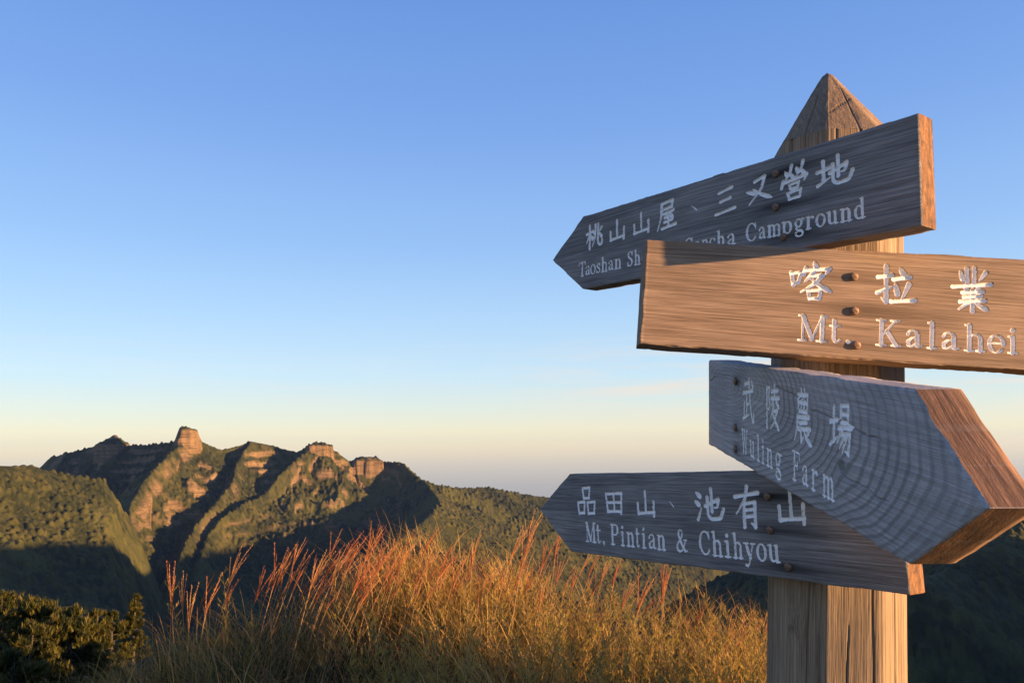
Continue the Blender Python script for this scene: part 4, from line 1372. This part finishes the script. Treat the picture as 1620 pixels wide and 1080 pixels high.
HERBS = [herb_proto(50 + k, n) for k, n in enumerate((2, 4, 6, 8))]
_herbs = [(491, 955, 4.4, 0), (598, 985, 4.1, 0), (612, 935, 4.9, 1), (812, 885, 5.2, 2), (960, 945, 5.0, 3), (1002, 930, 4.6, 1), (1046, 965, 4.9, 3), (1088, 955, 4.5, 0), (1150, 985, 4.4, 2), (1196, 1000, 4.2, 3), (905, 960, 4.4, 2),
          (860, 985, 4.0, 1), (1000, 985, 4.1, 3), (1075, 1000, 3.8, 3), (1130, 1015, 3.6, 3), (940, 1010, 3.7, 2), (1190, 1030, 3.6, 3), (1040, 1030, 3.4, 2), (870, 930, 4.9, 2), (786, 930, 4.7, 1), (325, 905, 5.2, 0), (378, 890, 5.3, 0),
          (238, 975, 5.0, 1), (700, 985, 4.0, 1), (760, 1000, 3.9, 1), (980, 1050, 3.2, 1), (1110, 1058, 3.2, 2), (1180, 950, 5.4, 3), (1110, 970, 5.4, 3), (1020, 950, 5.5, 3), (920, 925, 5.6, 3), (655, 955, 4.5, 0)]
for _k in range(64):
    Yd = random.uniform(3.1, 5.7)
    u = random.uniform(.01, .325) if _k < 52 else random.uniform(-.30, .0)
    px = 810 + 1241 * u
    _herbs.append((px, 885 + (px - 800) * .22 * (u > 0) + random.uniform(10, 75) + 45 * max(0, 4.6 - Yd), Yd, random.choice((1, 2, 3, 3))))
for px, py, Yd, kd in _herbs:
    p = px_at(px, py, Yd)
    g = float(ground_z(p[0], p[1]))
    hgt = max(.3, p[2] - g)
    o = empty('feathery_shrub', (p[0], p[1], g - .02))
    o.rotation_euler = (0, 0, random.uniform(0, 6.28))
    s_ = min(1.15, hgt / .93)
    o.scale = (s_, s_, hgt / .93)
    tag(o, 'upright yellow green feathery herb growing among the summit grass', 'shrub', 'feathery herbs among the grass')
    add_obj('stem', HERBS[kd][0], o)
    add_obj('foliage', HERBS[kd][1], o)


# ------------------------------------------------------------------ dwarf conifers below the rim on the left
def conifer_proto(seed, h, w, nb):
    """stubby conifer: trunk, and a crown of tiered boughs carrying needle sprays"""
    r = np.random.default_rng(seed)
    tr, cr = Bag(), Bag()
    t = np.linspace(0, 1, 12)
    tp = np.stack([.05 * w * np.sin(t * 3 + seed), .05 * w * np.cos(t * 2.2), t * h * .96], -1)
    tr.add(*tube(tp, .05 * h * .5 * (1 - t) + .008, 8), r.random())
    for q in range(nb):
        u = r.uniform(.04, .985)
        a = r.uniform(0, 6.28)
        reach = w * (1 - u) ** .62 * r.uniform(.55, 1.05) + .06 * w
        base = np.array([np.interp(u, t, tp[:, i]) for i in range(3)])
        s = np.linspace(0, 1, 8)
        droop = r.uniform(-.05, .30)
        bx = base + np.stack([np.cos(a) * reach * s, np.sin(a) * reach * s, reach * (droop * s + .18 * s ** 2)], -1)
        tr.add(*tube(bx, .012 * h * .5 * (1 - s) + .003, 4), r.random())
        m = int(10 + 26 * reach / w)
        for c in range(m):
            f = r.uniform(.25, 1.0) ** .7
            pc = np.array([np.interp(f, s, bx[:, i]) for i in range(3)]) + r.normal(0, .055 * w, 3) * np.array([1, 1, .5])
            k = 12
            aa = r.uniform(0, 6.28, k)
            v = blades(np.repeat(pc[None], k, 0) + r.normal(0, .012 * w, (k, 3)), aa, r.uniform(.15, 1.35, k), r.uniform(.05, .11, k) * (.6 + .4 * w), r.uniform(.012, .020, k) * (.6 + .4 * w), r.normal(0, .3, k), 2)
            hue = np.clip(.18 + .55 * f * r.uniform(.6, 1.2) + r.normal(0, .1), 0, 1)  # sunlit gold painted in towards the bough tips, darker further in
            cr.add(v.reshape(-1, 3), strip_faces(k, 2), hue)
    return tr.mesh('trunk', M_BARK), cr.mesh('crown', M_NEEDLE)


_con = [(62, 945, 13.5, 1.9, 1.15, 120, 'broad dark conifer with a golden lit crown edge, largest of the group', 61),
        (2, 934, 15.0, 2.0, 1.0, 100, 'dark conifer cut off by the left edge of the picture', 62),
        (112, 958, 13.0, 1.7, .80, 90, 'conifer with a sloping golden flank right of the largest one', 63),
        (157, 959, 14.0, 1.5, .42, 60, 'small conifer with a rounded golden top beside another small one', 64),
        (181, 958, 14.2, 1.5, .42, 60, 'small conifer with a pointed golden top, rightmost golden crown', 65),
        (216, 938, 15.5, 1.3, .30, 70, 'thin spindly young conifer in the shade before the dark valley', 66),
        (52, 985, 10.5, 1.1, .55, 46, 'low conifer with one bright yellow bough in front of the dark trees', 67),
        (20, 1030, 9.0, 1.0, .6, 46, 'low shaded conifer bush near the bottom left corner', 68)]
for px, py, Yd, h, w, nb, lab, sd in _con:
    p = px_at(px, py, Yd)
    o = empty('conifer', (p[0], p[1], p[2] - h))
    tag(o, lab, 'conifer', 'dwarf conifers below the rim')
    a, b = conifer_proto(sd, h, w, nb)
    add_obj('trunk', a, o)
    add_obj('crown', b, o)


# ------------------------------------------------------------------ the air between here and the far ridge
def build_haze():
    co = np.empty(len(mountains.data.vertices) * 3, np.float32)
    mountains.data.vertices.foreach_get('co', co)
    lo = float(co[2::3].min()) - 1.0
    hi = EYE + 140
    r = 9000.0
    bm = bmesh.new()
    bmesh.ops.create_cube(bm, size=1.0)
    for v in bm.verts:
        v.co = Vector((v.co.x * 2 * r, v.co.y * 2 * r, lo if v.co.z < 0 else hi))
    me = bpy.data.meshes.new('haze')
    bm.to_mesh(me)
    bm.free()
    m, nt, out = new_mat('thin_air')
    vol = N(nt, 'ShaderNodeVolumePrincipled', ins={'Color': (.32, .50, 1.0, 1), 'Density': HAZE, 'Anisotropy': .2})
    nt.links.new(vol.outputs[0], out.inputs['Volume'])
    o = add_obj('haze', me, None, m)
    o.display_type = 'WIRE'
    return tag(o, 'thin blue evening haze over the valley', 'haze', kind='stuff')


HAZE = 1.5e-5
haze = build_haze()
